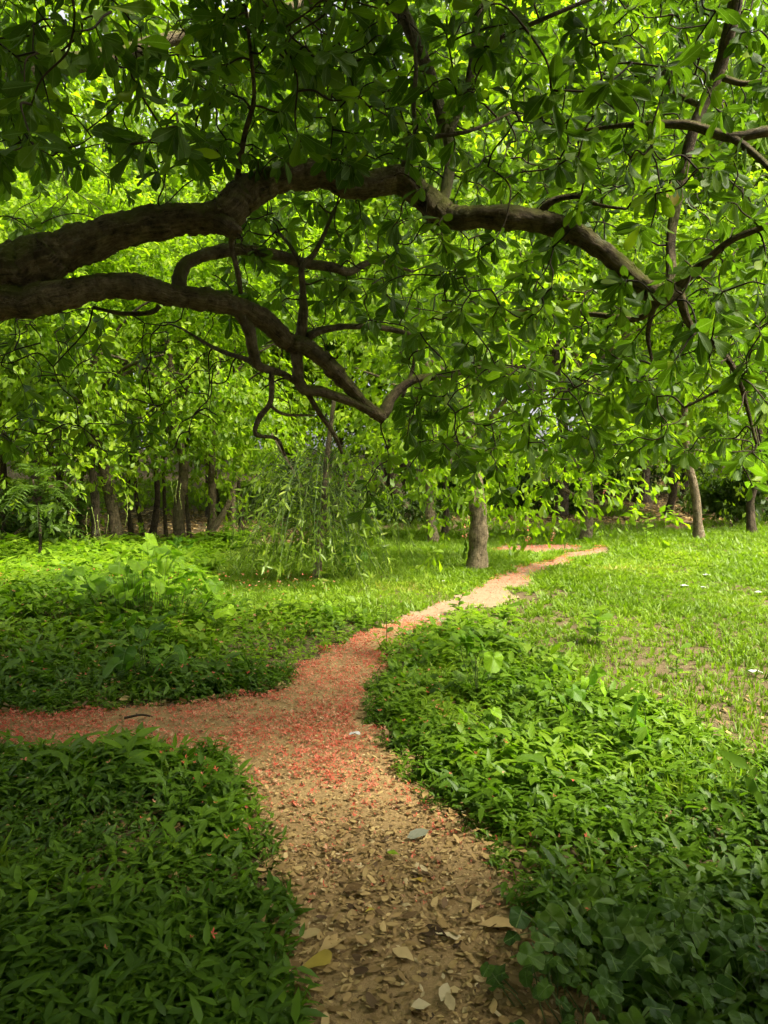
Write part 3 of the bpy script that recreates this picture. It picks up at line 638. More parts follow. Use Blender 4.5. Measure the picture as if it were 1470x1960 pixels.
n2 = 400; T_OUT = np.vstack([T_OUT, np.stack([U(0.0, 3.6, n2), U(-1.6, 1.9, n2), U(3.0, 5.2, n2)], -1)])  # more unseen leaves added in the sun's way to the left foreground
T_OUT = np.vstack([T_OUT, sample(420, -150, 1620, -900, -230, 2.2, 4.2)])  # added above the frame to darken the top of the visible crown
n = 420; T_OUT = np.vstack([T_OUT, np.stack([U(1.7, 5.6, n), U(-1.5, 3.4, n), U(0.7, 3.4, n)], -1)])
n = 220; T_OUT = np.vstack([T_OUT, np.stack([U(-5.6, -1.8, n), U(-1.5, 4.2, n), U(0.9, 3.2, n)], -1)])
px, py, dz = project(T_OUT)
seen = (dz > 0.2) & (px > -170) & (px < PW + 170) & (py > -190) & (py < PH + 200)
T_OUT = T_OUT[~seen & (np.linalg.norm(T_OUT - CAM, axis=1) > 1.0) & ~((T_OUT[:, 0] > 1.4) & (T_OUT[:, 1] > 2.4)) & ~((T_OUT[:, 0] > 2.5) & (T_OUT[:, 1] > 1.5))]

twig, green = Buf(), Buf()
NP = np.array(SK_P); NR = np.array(SK_R)
pts_list = list(NP); 
ARR = np.zeros((120000, 3)); RADI = np.zeros(120000); cnt = len(NP); ARR[:cnt] = NP; RADI[:cnt] = NR
BARE = np.vstack([sample(150, 380, 1480, 250, 860, 3.3, 4.8), sample(70, -20, 420, 590, 880, 3.6, 5.0), sample(60, 0, 1470, 20, 300, 2.9, 4.2)])   # leafless fine twigs
T_IN = np.vstack([T_IN, BARE]); n_bare = len(BARE)
alltips = np.vstack([T_IN, T_OUT]); n_in = len(T_IN)
d0 = np.array([np.min(np.sum((NP - t) ** 2, 1)) for t in alltips]); order = np.argsort(d0)
TDIR = np.zeros_like(alltips); TW = {True: [], False: []}
for i in order:
    t = alltips[i]; dv = ARR[:cnt] - t; dd = np.sum(dv * dv, 1) + np.where(dv[:, 2] < -0.25, 0.25, 0.0)
    j = int(np.argmin(dd)); s = ARR[j]; L = math.sqrt(max(np.sum((s - t) ** 2), 1e-6))
    m1 = s * 0.65 + t * 0.35 + RNG.normal(size=3) * 0.07 * L + np.array((0, 0, 0.06 * L)); m2 = s * 0.3 + t * 0.7 + RNG.normal(size=3) * 0.07 * L + np.array((0, 0, 0.05 * L))
    vis = i < n_in
    cc = catmull([s, m1, m2, t], 4 if vis else 2)
    r0 = min(0.0045 + 0.006 * L, max(RADI[j] * 0.8, 0.004))
    TW[vis].append((cc, r0))
    k = len(cc) - 1; ARR[cnt:cnt + k] = cc[1:]; RADI[cnt:cnt + k] = np.linspace(r0, 0.003, k); cnt += k
    TDIR[i] = unit(cc[-1] - cc[-3] if len(cc) > 3 else cc[-1] - cc[0])
for v in (True, False): tubes(twig, [q[0] for q in TW[v]], np.array([q[1] for q in TW[v]]), 0.0028, 4 if v else 3, U(0, 1, len(TW[v])))
tag(twig.obj('twigs', M_TWIG, great), kind='stuff')

NEARV = variants(OBOV, 8, stalk=0.1) + [Proto(*leaf_parts([(t, w * (0.55 if 0.4 < t < 0.6 and k == 0 else 1) * (0.8 if k == 1 and t > 0.8 else 1)) for t, w in OBOV[:-1]] + [(0.97 if k else 1.0, 0.0)], fold=0.5, curl=0.5, wave=0.4, twist=0.4, stalk=0.1, phase=k)) for k in range(2)]
def whorls(tips, dirs, lo, hi, size):
    k = RNG.integers(lo, hi, len(tips)); idx = np.repeat(np.arange(len(tips)), k); n = len(idx)
    first = np.concatenate([[0], np.cumsum(k)[:-1]]); q = np.arange(n) - first[idx]
    d = unit(dirs[idx] * np.array((1, 1, 0.6)) + np.array((0, 0, -0.25)))
    ref = unit(np.cross(d, np.array((0.2, 0.1, 1.0)))); ref2 = np.cross(d, ref)
    ang = q * 2.4 + U(0, 6.28, len(tips))[idx] + U(-0.3, 0.3, n); open_ = U(0.55, 1.25, n)
    rad = ref * np.cos(ang)[:, None] + ref2 * np.sin(ang)[:, None]
    A = unit(d * np.cos(open_)[:, None] + rad * np.sin(open_)[:, None] + np.array((0, 0, -0.22)))
    N = unit(d * 0.9 - rad * 0.35 + np.array((0, 0, 0.8)) + RNG.normal(size=(n, 3)) * 0.25)
    P = tips[idx] + RNG.normal(size=(n, 3)) * 0.006 - d * (q * 0.007)[:, None]
    S = U(0.72, 1.15, n) * size * U(0.85, 1.1, len(tips))[idx]
    tint = np.clip(U(0.15, 0.75, len(tips))[idx] + U(-0.2, 0.2, n), 0, 0.92)
    old = U(0, 1, n); tint = np.where(old < 0.03, U(0.93, 1.0, n), np.where(old < 0.12, tint * 0.3, tint))
    return P, A, N, np.stack([S * U(0.6, 1.02, n), S, S], -1), tint
P, A, N, S, TI = whorls(T_IN[:n_in - n_bare], TDIR[:n_in - n_bare], 6, 11, 0.108)
which = RNG.integers(0, len(NEARV), len(P))
px, py, dz = project(P + A * S[:, 1:2] * 0.5)
view = np.array((0, -1, 0.0)); facing = np.abs(np.sum(unit(np.cross(np.cross(A, N), A)) * unit(P - CAM), 1))
size = np.where((dz > 0.3) & (px > 10) & (px < PW - 10) & (py > 10) & (py < PH), (S[:, 1] / dz) ** 2 * (0.2 + facing), 0)
big = np.argsort(-size)[:300]; rest = np.ones(len(P), bool); rest[big] = False
KEEP = RNG; RNG = np.random.default_rng(77)
NEARM = variants([(0, 0.0), (0.2, 0.06), (0.45, 0.16), (0.72, 0.235), (0.92, 0.14), (1.0, 0.0)], len(NEARV), stalk=0.1); RNG = KEEP
scatter(green, NEARM, P[rest], A[rest], N[rest], S[rest], TI[rest], which[rest])
T3 = np.repeat(T_OUT, 4, 0) + RNG.normal(size=(len(T_OUT) * 4, 3)) * 0.16
qx, qy, qz = project(T3); ok = ~((qz > 0.15) & (qx > -110) & (qx < PW + 110) & (qy > -140) & (qy < PH + 150)); T3 = T3[ok]
P2, A2, N2, S2, TI2 = whorls(T3, np.repeat(TDIR[n_in:], 4, 0)[ok], 7, 9, 0.17)
scatter(green, variants(OBOV_MIN, 4), P2, A2, N2, S2, TI2)  # the unseen shading leaves share the crown's mesh
tag(green.obj('foliage', M_NEAR, great), kind='stuff')
LEAFME = {}
def leaf_mesh(protos, k, tint, mat, name='leaf'):
    key = (id(protos), k, round(tint * 6), mat.name)
    if key not in LEAFME:
        b = Buf(); pr = protos[k]; b.add(pr.V, pr.loops, pr.tot, round(tint * 6) / 6, pr.uv); LEAFME[key] = b.mesh(name, mat)
    return LEAFME[key]
def frame_matrix(p, a, nrm, s):
    a = unit(np.asarray(a, float)); b = unit(np.cross(a, nrm)); c = np.cross(b, a); s = np.broadcast_to(s, 3)
    return Matrix(((b[0] * s[0], a[0] * s[1], c[0] * s[2], p[0]), (b[1] * s[0], a[1] * s[1], c[1] * s[2], p[1]), (b[2] * s[0], a[2] * s[1], c[2] * s[2], p[2]), (0, 0, 0, 1)))
def leaf_obj(parent, protos, k, tint, mat, p, a, nrm, s, name='leaf'):
    return link(name, leaf_mesh(protos, k, tint, mat, name), parent, frame_matrix(p, a, nrm, s))
for i in big: leaf_obj(great, NEARV, int(which[i]), float(TI[i]), M_NEAR, P[i], A[i], N[i], S[i])
y1 = at(1284, 335, 3.3); tag(leaf_obj(great, NEARV, 2, 0.5, M_YELL, y1, (0.05, -0.1, -1), (0.2, -1, 0.1), 0.14), 'yellow withered leaf hanging in the crown')

# ------------------------------------------------------------------ flower spikes
def spike(root, p, L, seed, flower=True):
    r = np.random.default_rng(seed); n = 9; t = np.linspace(0, 1, n)
    c = np.asarray(p) + np.stack([0.05 * L * np.sin(t * 4 + seed), 0.04 * L * np.cos(t * 3 + seed), -t * L], -1)
    b = Buf(); tube(b, c, np.linspace(0.004, 0.002, n), 4, 0, 0, 0.3)
    m = int(L * 55); q = r.uniform(0.15, 1, m); cp = np.stack([np.interp(q, t, c[:, k]) for k in range(3)], -1)
    a = r.normal(size=(m, 3)); scatter(b, BUD, cp, a, r.normal(size=(m, 3)), r.uniform(0.012, 0.024, m), r.uniform(0.2, 1, m))
    o = b.obj('flower_spike', M_SPIKE, root)
    if flower:
        fb = Buf(); m = 44 if L > 0.5 else 18; q = r.choice([0.55, 0.9, 1.0], m); cp = np.stack([np.interp(q, t, c[:, k]) for k in range(3)], -1) + r.normal(size=(m, 3)) * 0.018
        scatter(fb, BUD, cp, r.normal(size=(m, 3)), r.normal(size=(m, 3)), r.uniform(0.018, 0.034, m), r.uniform(0.55, 0.95, m))
        fo = fb.obj('blossom', M_PETAL, o)
BUD = variants([(0, 0.0), (0.5, 0.3), (1, 0.0)], 3)
for k, (px, py, L, fl, ti) in enumerate([(1063, 985, .60, True, 3), (1056, 1000, .28, True, 3), (1010, 985, .30, True, 0), (985, 980, .32, False, 0), (893, 985, .26, True, 0), (886, 975, .3, False, 0), (1180, 905, .35, False, 3), (1205, 912, .45, False, 3), (1235, 905, .4, False, 3), (1255, 915, .4, False, 3), (1160, 910, .3, True, 3), (1150, 900, .35, False, 3)]):
    D = tree_roots[ti][2] - 1.2; spike(tree_roots[ti][0], at(px, py, D), L, 60 + k, fl)
for k, (px, py, L, ti) in enumerate([(135, 965, .55, 10), (168, 980, .5, 10), (190, 985, .5, 9), (178, 970, .45, 10), (240, 945, .5, 9), (205, 985, .3, 9), (338, 920, .35, 12), (346, 925, .4, 12), (330, 922, .3, 12), (90, 930, .4, 21), (125, 760, .6, 10), (300, 780, .5, 12), (640, 790, .4, 1)]):
    D = tree_roots[ti][2] - 2.0; spike(tree_roots[ti][0], at(px, py, D), L, 90 + k, False)

# ------------------------------------------------------------------ broad leaved plants
def heart(nr=4, na=20, fold=0.2, curl=0.25, wave=0.06, lobed=0.0, ph=0.0, tip=0.26, notch=0.26):
    """Heart-shaped leaf, stalk at the notch (origin), tip at +y."""
    V = [(0, 0.06, 0)]; UVs = [(0, 0.06)]; F = []
    for i in range(1, nr + 1):
        for j in range(na):
            a = 2 * math.pi * j / na; s, c_ = math.sin(a), math.cos(a)
            r = 0.36 + tip * max(c_, 0) ** 3 + 0.08 * max(-c_, 0) ** 0.7 - notch * max(-c_, 0) ** 10
            r *= 1 + lobed * 0.5 * math.cos(5 * a)
            q = i / nr; x = s * r * q; y = 0.10 + c_ * r * q
            z = fold * abs(x) - curl * max(y, 0) ** 2 - 0.35 * curl * x * x * 2 + wave * q * math.sin(4 * a + ph)
            V.append((x, y, z)); UVs.append((x * 0.7, y))
    for j in range(na): F.append((0, 1 + (j + 1) % na, 1 + j))
    for i in range(nr - 1):
        o = 1 + i * na
        for j in range(na): F.append((o + j, o + (j + 1) % na, o + na + (j + 1) % na, o + na + j))
    return Proto(V, F, UVs)
HEART = [heart(fold=U(-0.15, 0.5), curl=U(0.1, 0.9), wave=U(0.03, 0.10), ph=U(0, 6)) for _ in range(8)]
VINE = [heart(fold=U(-0.1, 0.3), curl=U(0.1, 0.5), wave=U(0.04, 0.09), lobed=U(0.01, 0.06), ph=U(0, 6), tip=U(0.06, 0.16), notch=U(0.1, 0.22)) for _ in range(6)]

def leafy_plant(name, base, leaves, label, cat='plant', protos=None, mat=None, group=None, stem_mat=None, stem_r=0.0032, sprawl=0.0):
    """leaves: (world point of the blade, size, yaw, droop, tint)."""
    protos = protos or HEART; mat = mat or M_HEART
    root = empty(name, base); tag(root, label, cat, group)
    b = Buf(); base = np.asarray(base, float)
    for (p, s, yaw, droop, tint) in leaves:
        p = np.asarray(p, float); q = sprawl * U(0.7, 1.2); f = base + (p - base) * q; f[2] = hgt(f[0], f[1])
        m = f * 0.45 + p * 0.55 + np.array((U(-.03, .03), U(-.03, .03), 0.03))
        c = catmull([f, m, p], 5); tube(b, c, np.linspace(stem_r, stem_r * 0.5, len(c)), 5, 0, 0, U(0, 1), False)
        if not sprawl: b.obj('stem', stem_mat or M_STEM, root); b = Buf()
    if sprawl: tag(b.obj('stem', stem_mat or M_STEM, root), kind='stuff')
    for (p, s, yaw, droop, tint) in leaves:
        a = np.array((math.sin(yaw) * math.cos(droop), -math.cos(yaw) * math.cos(droop), -math.sin(droop)))
        nrm = np.array((math.sin(yaw) * math.sin(droop), -math.cos(yaw) * math.sin(droop), math.cos(droop))) + RNG.normal(size=3) * 0.3
        leaf_obj(root, protos, int(RNG.integers(0, len(protos))), tint, mat, p, a, nrm, s)
    return root
def pixel_leaves(lst, depth, spread=0.2, tint=(0.5, 1.0), droop=(-0.1, 0.9)):
    return [(at(x, y, depth + U(-spread, spread)), w / FPX * depth * 1.1, U(-2.2, 2.2), U(*droop), U(*tint)) for x, y, w in lst]
B = base_at(285, 1190)
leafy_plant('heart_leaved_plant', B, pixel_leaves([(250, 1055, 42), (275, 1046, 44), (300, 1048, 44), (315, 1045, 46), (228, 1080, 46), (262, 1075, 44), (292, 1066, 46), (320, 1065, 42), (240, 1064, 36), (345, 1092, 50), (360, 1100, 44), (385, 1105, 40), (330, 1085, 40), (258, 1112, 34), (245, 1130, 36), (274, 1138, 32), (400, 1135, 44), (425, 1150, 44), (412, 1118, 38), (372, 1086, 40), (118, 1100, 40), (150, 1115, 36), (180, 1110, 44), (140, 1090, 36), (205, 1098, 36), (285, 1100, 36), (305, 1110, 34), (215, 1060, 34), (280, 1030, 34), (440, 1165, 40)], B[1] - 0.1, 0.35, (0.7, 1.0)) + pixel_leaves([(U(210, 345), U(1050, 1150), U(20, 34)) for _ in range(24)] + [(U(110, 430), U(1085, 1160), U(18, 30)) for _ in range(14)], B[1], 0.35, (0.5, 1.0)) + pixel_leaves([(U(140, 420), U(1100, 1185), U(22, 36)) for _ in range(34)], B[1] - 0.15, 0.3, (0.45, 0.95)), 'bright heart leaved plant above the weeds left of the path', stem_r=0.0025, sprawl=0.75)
B = base_at(272, 1300)
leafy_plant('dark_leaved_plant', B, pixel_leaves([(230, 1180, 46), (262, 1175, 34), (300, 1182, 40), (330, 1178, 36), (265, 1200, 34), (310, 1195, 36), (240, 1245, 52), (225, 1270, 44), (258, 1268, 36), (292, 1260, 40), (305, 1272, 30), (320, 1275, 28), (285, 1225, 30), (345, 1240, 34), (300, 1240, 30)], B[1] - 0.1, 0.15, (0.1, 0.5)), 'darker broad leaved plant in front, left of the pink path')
B = base_at(915, 1345)
leafy_plant('tall_weed', B, pixel_leaves([(880, 1215, 46), (905, 1212, 44), (900, 1230, 40), (945, 1255, 46), (920, 1240, 30), (938, 1285, 28), (890, 1222, 34)], B[1] - 0.05, 0.06, (0.5, 0.9)), 'tall weed with folded leaves among the weeds right of the path')
B = base_at(1090, 1395)
leafy_plant('pale_leaved_weed', B, pixel_leaves([(1075, 1345, 44), (1095, 1318, 34), (1145, 1283, 46), (1155, 1310, 42), (1108, 1318, 28), (1045, 1292, 26), (1120, 1300, 24)], B[1] - 0.05, 0.06, (0.4, 0.9), (0.4, 1.1)), 'weed with pale upturned leaves in the middle of the right bank of weeds')
B = base_at(1225, 1440)
leafy_plant('large_leaved_weed', B, pixel_leaves([(1222, 1338, 50), (1222, 1385, 56)], B[1] - 0.05, 0.03, (0.3, 0.6), (0.8, 1.2)), 'two large hanging leaves beside the dry patch on the right')
B = base_at(945, 1420)
leafy_plant('single_leaved_weed', B, pixel_leaves([(944, 1360, 30), (1010, 1435, 26), (885, 1360, 26)], B[1] - 0.03, 0.03, (0.8, 1.0)), 'bright single upright leaf in the weeds right of the path')
B = base_at(635, 1195)
leafy_plant('two_leaved_weed', B, pixel_leaves([(622, 1158, 30), (642, 1170, 26), (632, 1160, 24)], B[1], 0.05, (0.8, 1.0)), 'small pale leaved weed left of where the path narrows')
B = base_at(346, 1060)
leafy_plant('trunk_foot_plant', B, pixel_leaves([(325, 1038, 22), (340, 1032, 24), (355, 1034, 22), (365, 1042, 22), (350, 1048, 22), (335, 1050, 22), (372, 1034, 18)], B[1] - 0.3, 0.15, (0.2, 0.6)), 'small round leaved plant at the foot of the swollen mossy trunk')
B = base_at(672, 1108)
leafy_plant('drooping_leaved_weed', B, pixel_leaves([(655, 1045, 26), (668, 1040, 24), (685, 1050, 26), (690, 1070, 28), (672, 1085, 26), (660, 1070, 22), (695, 1060, 20)], B[1], 0.12, (0.1, 0.5), (0.6, 1.2)), 'dark broad leaved weed right of the drooping sapling')
OV = variants(OVAL, 5)
def weed(name, px, py, h, n, leaf, label, tint=(0.4, 1)):
    B = base_at(px, py); tops = []
    root = empty(name, B); tag(root, label, 'weed'); b = Buf()
    c = catmull([B, B + np.array((U(-.02, .02), 0, h * .5)), B + np.array((U(-.05, .05), 0, h))], 6); tube(b, c, np.linspace(0.004, 0.002, len(c)), 5); b.obj('stem', M_STEM, root)
    for k in range(n):
        q = 0.2 + 0.8 * k / max(n - 1, 1); p = c[int(q * (len(c) - 1))]; a = k * 2.4
        leaf_obj(root, OV, k % 5, U(*tint), M_HERB, p, (math.cos(a), math.sin(a), 0.35), (0, 0, 1), leaf * U(0.7, 1.2))
weed('thin_weed', 741, 1262, 0.42, 9, 0.09, 'thin upright weed at the right edge of the pink path')
weed('path_edge_weed', 880, 1180, 0.26, 12, 0.11, 'little leafy weed at the right edge where the path turns pale')
weed('lawn_weed', 1238, 1045, 0.55, 16, 0.16, 'bushy weed near the far end of the path before the pale trunk')
weed('young_weed', 1298, 1300, 0.22, 9, 0.09, 'dark young weed standing in the sunny lawn at right')
weed('rosette_weed', 965, 1195, 0.16, 14, 0.14, 'pale rosette weed in the lawn right of the path')
weed('lance_weed', 1140, 1235, 0.30, 14, 0.17, 'yellowish long leaved weed in the lawn above the right weeds')

# vine patch in the near right corner
VP = [(1090, 1900, 1830), (1180, 1850, 1790), (1290, 1790, 1750), (1400, 1850, 1790), (1330, 1920, 1860), (1440, 1950, 1890), (1230, 1960, 1900), (1450, 1780, 1740), (1130, 1800, 1750)]
VL = ['vine plant at the edge of the leaf litter, lowest left of the corner patch', 'vine plant with a long pointed leaf in the corner patch', 'vine plant with the large pale dusty leaf at the top of the corner patch', 'vine plant with grey green leaves by the right border',
      'vine plant in the dark middle of the near right corner', 'vine plant in the lowest right corner of the picture', 'vine plant at the lower border right of the path', 'highest vine plant by the right border', 'small vine plant beside the litter at the upper left of the corner patch']
for (x, yb, yt), lab in zip(VP, VL):
    B = base_at(x, yb + 50); D = B[1]
    lv = [(B + np.array((U(-.24, .24), U(-.22, .22), U(0.05, 0.17))), U(0.05, 0.10), U(-2.2, 2.2), U(0.0, 0.8), U(0.0, 0.9)) for _ in range(30)]
    leafy_plant('vine_plant', B, lv, lab, 'vine', VINE, M_VINE, 'vine plants of the near right corner', None, 0.0022, 0.7)

# feathery fern at the left edge
def fern():
    B = base_at(75, 1095); root = empty('fern_shrub', B); tag(root, 'feathery leaved shrub in the gloom at the left border', 'shrub')
    b = Buf(); lv = variants(LANC_LO, 3)
    tube(b, catmull([B, B + np.array((0.03, 0, 0.6)), B + np.array((-0.05, 0, 1.3))], 5), np.linspace(0.03, 0.012, 11), 6); b.obj('stem', M_TWIG, root)
    for k in range(16):
        a = k * 2.4; h = U(0.5, 1.4); p = B + np.array((0, 0, h)); L = U(0.5, 0.8)
        c = catmull([p, p + np.array((math.cos(a) * L * .5, math.sin(a) * L * .5, 0.12)), p + np.array((math.cos(a) * L, math.sin(a) * L, -0.15))], 8)
        f = Buf(); tube(f, c, np.linspace(0.005, 0.002, len(c)), 4, 0, 0, 0.4, False); P, A_ = [], []
        for j in range(1, len(c)):
            t = unit(c[j] - c[j - 1]); s = unit(np.cross(t, (0, 0, 1)))
            for sg in (-1, 1): P.append(c[j]); A_.append(s * sg + t * 0.4)
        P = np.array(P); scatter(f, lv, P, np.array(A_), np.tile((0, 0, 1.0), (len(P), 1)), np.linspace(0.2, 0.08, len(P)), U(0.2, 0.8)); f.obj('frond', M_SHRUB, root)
fern()

# ------------------------------------------------------------------ ground cover (nobody could count it)
def sprig(nl, profile, L, w, up, stem=True):
    items = []
    ang0 = U(0, 6.28); H = U(0.7, 1.0) * up; bx, by = math.cos(ang0) * 0.35 * up, math.sin(ang0) * 0.35 * up
    for i in range(nl):
        q = (i + 1) / nl; a = ang0 + (i % 2) * math.pi + U(-0.7, 0.7) + math.pi / 2 * (q < 0.99)
        v, f, uv = leaf_parts(profile, fold=U(0.1, 0.4), curl=U(0.1, 0.5), twist=U(-0.3, 0.3))
        s = L * U(0.75, 1.2); v = v * s; v[:, 0] *= w; el = U(-0.15, 0.75)
        y, z = v[:, 1].copy(), v[:, 2].copy(); v[:, 1] = y * math.cos(el) - z * math.sin(el); v[:, 2] = y * math.sin(el) + z * math.cos(el)
        x, y = v[:, 0].copy(), v[:, 1].copy(); v[:, 0] = x * math.cos(a) - y * math.sin(a); v[:, 1] = x * math.sin(a) + y * math.cos(a)
        v += np.array((bx * q * q, by * q * q, H * q)); items.append((v, f, uv))
    if stem:
        v = np.array([(-0.002, 0, 0), (0.002, 0, 0), (bx * .25, by * .25, H * .5), (bx, by, H)]); items.append((v, [(0, 1, 2), (1, 3, 2)], np.zeros((4, 2))))
    return merge_protos(items)          # x,y ground plane, z up
def tuft(nb, L, w, tri=False):
    items = []
    for i in range(nb):
        a = U(0, 6.28); s = L * U(0.55, 1.1); lean = U(0.1, 0.9); r = U(0, 0.03)
        d = np.array((math.cos(a), math.sin(a), 0)); p = np.array((-math.sin(a), math.cos(a), 0)) * w / 2; o = d * r
        m = o + d * s * lean * 0.4 + np.array((0, 0, s * 0.65)); e = o + d * s * lean + np.array((0, 0, s * (1 - 0.35 * lean)))
        if tri: items.append((np.array([o - p * 1.3, o + p * 1.3, e]), [(0, 1, 2)], np.zeros((3, 2)))); continue
        items.append((np.array([o - p, o + p, m + p * .9, m - p * .9, e]), [(0, 1, 2, 3), (3, 2, 4)], np.zeros((5, 2))))
    return merge_protos(items)
def plant_scatter(buf, protos, x, y, S, tint, lean=0.25, zofs=0.0):
    n = len(x)
    if not n: return
    a = U(0, 6.283, n); up = unit(np.stack([RNG.normal(size=n) * lean, RNG.normal(size=n) * lean, np.ones(n)], -1))
    fw = np.stack([np.cos(a), np.sin(a), np.zeros(n)], -1); fw = unit(fw - up * np.sum(fw * up, 1)[:, None])
    scatter(buf, protos, np.stack([x, y, hgt(x, y) + zofs], -1), fw, up, S, tint)
def field(n, x0, x1, y0, y1, margin=0.5):
    """Random places inside the camera's wedge of ground."""
    x = U(x0, x1, n); y = np.sqrt(U(y0 * y0, y1 * y1, n)); k = np.abs(x) < y * 0.53 + margin
    return x[k], y[k]

SPRIG_A = [sprig(7, LANC_MID, 0.072, 1.2, 0.13) for _ in range(8)]
SPRIG_B = [sprig(6, LANC_LO, 0.08, 1.3, 0.14) for _ in range(8)]
SPRIG_R = [sprig(5, [(0, 0.0), (0.3, 0.25), (0.7, 0.24), (1.0, 0.0)], 0.055, 1.1, 0.12) for _ in range(6)]
SPRIG_RF = [sprig(5, OVAL_LO, 0.055, 1.1, 0.12) for _ in range(6)]
TUFT_S = [tuft(7, 0.075, 0.008) for _ in range(8)]
TUFT_T = [tuft(8, 0.08, 0.011, True) for _ in range(10)]
TUFT_L = [tuft(8, 0.17, 0.010) for _ in range(8)]
TUFT_LT = [tuft(8, 0.17, 0.013, True) for _ in range(8)]
TUFT_F = [tuft(9, 0.26, 0.022, True) for _ in range(6)]

def lawn_zone(x, y):
    """1 on the short grass of the clearing, 0 in the weeds."""
    bx = np.interp(y, [2.0, 3.0, 3.8, 4.6, 5.6, 7.0, 8.0], [3.2, 2.4, 1.75, 1.45, 1.2, 0.9, 0.6]) + (vnoise(x, y, 0.7, 8) - 0.5) * 0.8
    right = x > bx
    left = (y > 7.3 + (vnoise(x, y, 0.8, 9) - 0.5) * 1.4) & (x > -2.6 + (vnoise(x, y, 1.2, 10) - 0.5) * 1.6)
    return right | left
def litter_zone(x, y):
    return ((x < -1.2) & (y > 13.6) & (y < 24) & (vnoise(x, y, 2.0, 12) > 0.12)) | ((y > 19.5) & (x > -2) & (vnoise(x, y, 2.5, 13) > 0.35))

herb = Buf(); grass = Buf()
for side in (0,):
    x, y = field(33000, -4.2, 4.2, 1.2, 5.2, 0.7)                   # near weeds
    k = ~on_path(x, y) & ~lawn_zone(x, y); x, y = x[k], y[k]
    dens = 0.35 + vnoise(x, y, 0.35, 21); k = U(0, 1, len(x)) < dens; x, y = x[k], y[k]
    edge = near_path(x, y, 0.12)
    S = U(0.6, 1.1, len(x)) * (0.55 + 0.8 * vnoise(x, y, 0.6, 22)) * np.where(U(0, 1, len(x)) < 0.03, 1.6, 1.0) * np.where(edge, 0.62, 1.0)
    S *= np.where(x > 0, np.interp(y, [3.2, 4.2], [0.9, 1.2]), 0.95)
    tt = np.clip(0.05 + 0.5 * vnoise(x, y, 0.4, 23) + np.where(x > 0, np.interp(y, [2.8, 4.2], [0, 0.3]), 0) + U(-0.2, 0.25, len(x)), 0, 1)  # right bank lightens farther back: brighter light put into the leaf tint
    rnd = U(0, 1, len(x)) < np.where(x > 0.4, 0.35, 0.14)
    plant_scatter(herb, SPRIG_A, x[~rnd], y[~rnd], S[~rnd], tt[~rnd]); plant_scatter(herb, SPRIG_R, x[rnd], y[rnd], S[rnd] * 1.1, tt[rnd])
x, y = field(7000, -2.6, 2.6, 1.3, 2.5, 0.7)
k = ~on_path(x, y); x, y = x[k], y[k]; plant_scatter(herb, SPRIG_A, x, y, U(0.55, 1.0, len(x)), np.clip(U(0.0, 0.5, len(x)), 0, 1))
x, y = field(16000, -4.2, 4.2, 2.6, 6.5, 0.6)                    # grass blades standing in the weeds
k = ~on_path(x, y) & ~lawn_zone(x, y) & (vnoise(x, y, 0.5, 27) + 0.22 * (x > 0) > 0.58) & ~near_path(x, y, 0.3); x, y = x[k], y[k]
plant_scatter(grass, TUFT_L, x, y, U(0.5, 0.95, len(x)), np.clip(0.1 + 0.5 * vnoise(x, y, 0.4, 28) + U(-0.2, 0.3, len(x)), 0, 1), 0.35)
x, y = field(40000, -9, 7, 5.2, 13.5, 0.6)                         # weeds farther off
k = ~on_path(x, y) & ~lawn_zone(x, y) & ~litter_zone(x, y); x, y = x[k], y[k]
k = (U(0, 1, len(x)) < 0.45 + vnoise(x, y, 0.6, 24)) | near_path(x, y, 0.6); x, y = x[k], y[k]
S = U(0.8, 1.5, len(x)) * (0.7 + 0.9 * vnoise(x, y, 0.9, 25)) * (1 + 0.05 * (y - 5)) * np.where(near_path(x, y, 0.3), 0.62, 1.0)
tt = np.clip(0.38 + 0.55 * vnoise(x, y, 0.5, 26) + U(-0.25, 0.3, len(x)), 0, 1); rnd = U(0, 1, len(x)) < 0.3  # lighter than the near weeds, the clearing's brightness painted into the leaf tint
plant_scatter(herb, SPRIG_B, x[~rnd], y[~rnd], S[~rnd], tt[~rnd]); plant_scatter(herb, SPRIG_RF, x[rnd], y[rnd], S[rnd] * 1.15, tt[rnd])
x, y = field(105000, -5, 9, 2.6, 17, 0.6)                           # short lawn
k = ~on_path(x, y) & lawn_zone(x, y) & ~litter_zone(x, y); x, y = x[k], y[k]
bare = vnoise(x, y, 0.9, 31) * 0.6 + vnoise(x, y, 0.3, 32) * 0.4; k = U(0, 1, len(x)) < np.clip(0.15 + 3.2 * (bare - 0.24) , 0.3, 1); x, y = x[k], y[k]
S = U(0.7, 1.3, len(x)) * (0.7 + 0.7 * vnoise(x, y, 0.7, 33)) 
S = np.stack([S * np.clip(y / 6, 0.9, 1.9), S * np.clip(y / 6, 0.9, 1.9), S * np.interp(y, [5, 9, 13], [0.9, 0.7, 0.55])], -1)
tt = np.clip(0.1 + 0.5 * vnoise(x, y, 0.8, 34) + 0.55 * np.clip(vnoise(x, y, 1.7, 38) - 0.45, 0, 1) + U(-0.25, 0.3, len(x)), 0, 1)
sp = U(0, 1, len(x)) < 0.22; nr = ~sp & (y < 6.5); fr = ~sp & (y >= 6.5)
plant_scatter(grass, TUFT_S, x[nr], y[nr], S[nr], tt[nr]); plant_scatter(grass, TUFT_T, x[fr], y[fr], S[fr], tt[fr]); plant_scatter(grass, SPRIG_B, x[sp], y[sp], S[sp] * 0.42, tt[sp])
x, y = field(30000, -6, 2.5, 7.6, 15, 0.4)                          # longer grass left of the path
k = ~on_path(x, y) & lawn_zone(x, y) & ~litter_zone(x, y) & (x < np.interp(y, [7, 10, 15], [0.2, 1.6, 4.5])); x, y = x[k], y[k]
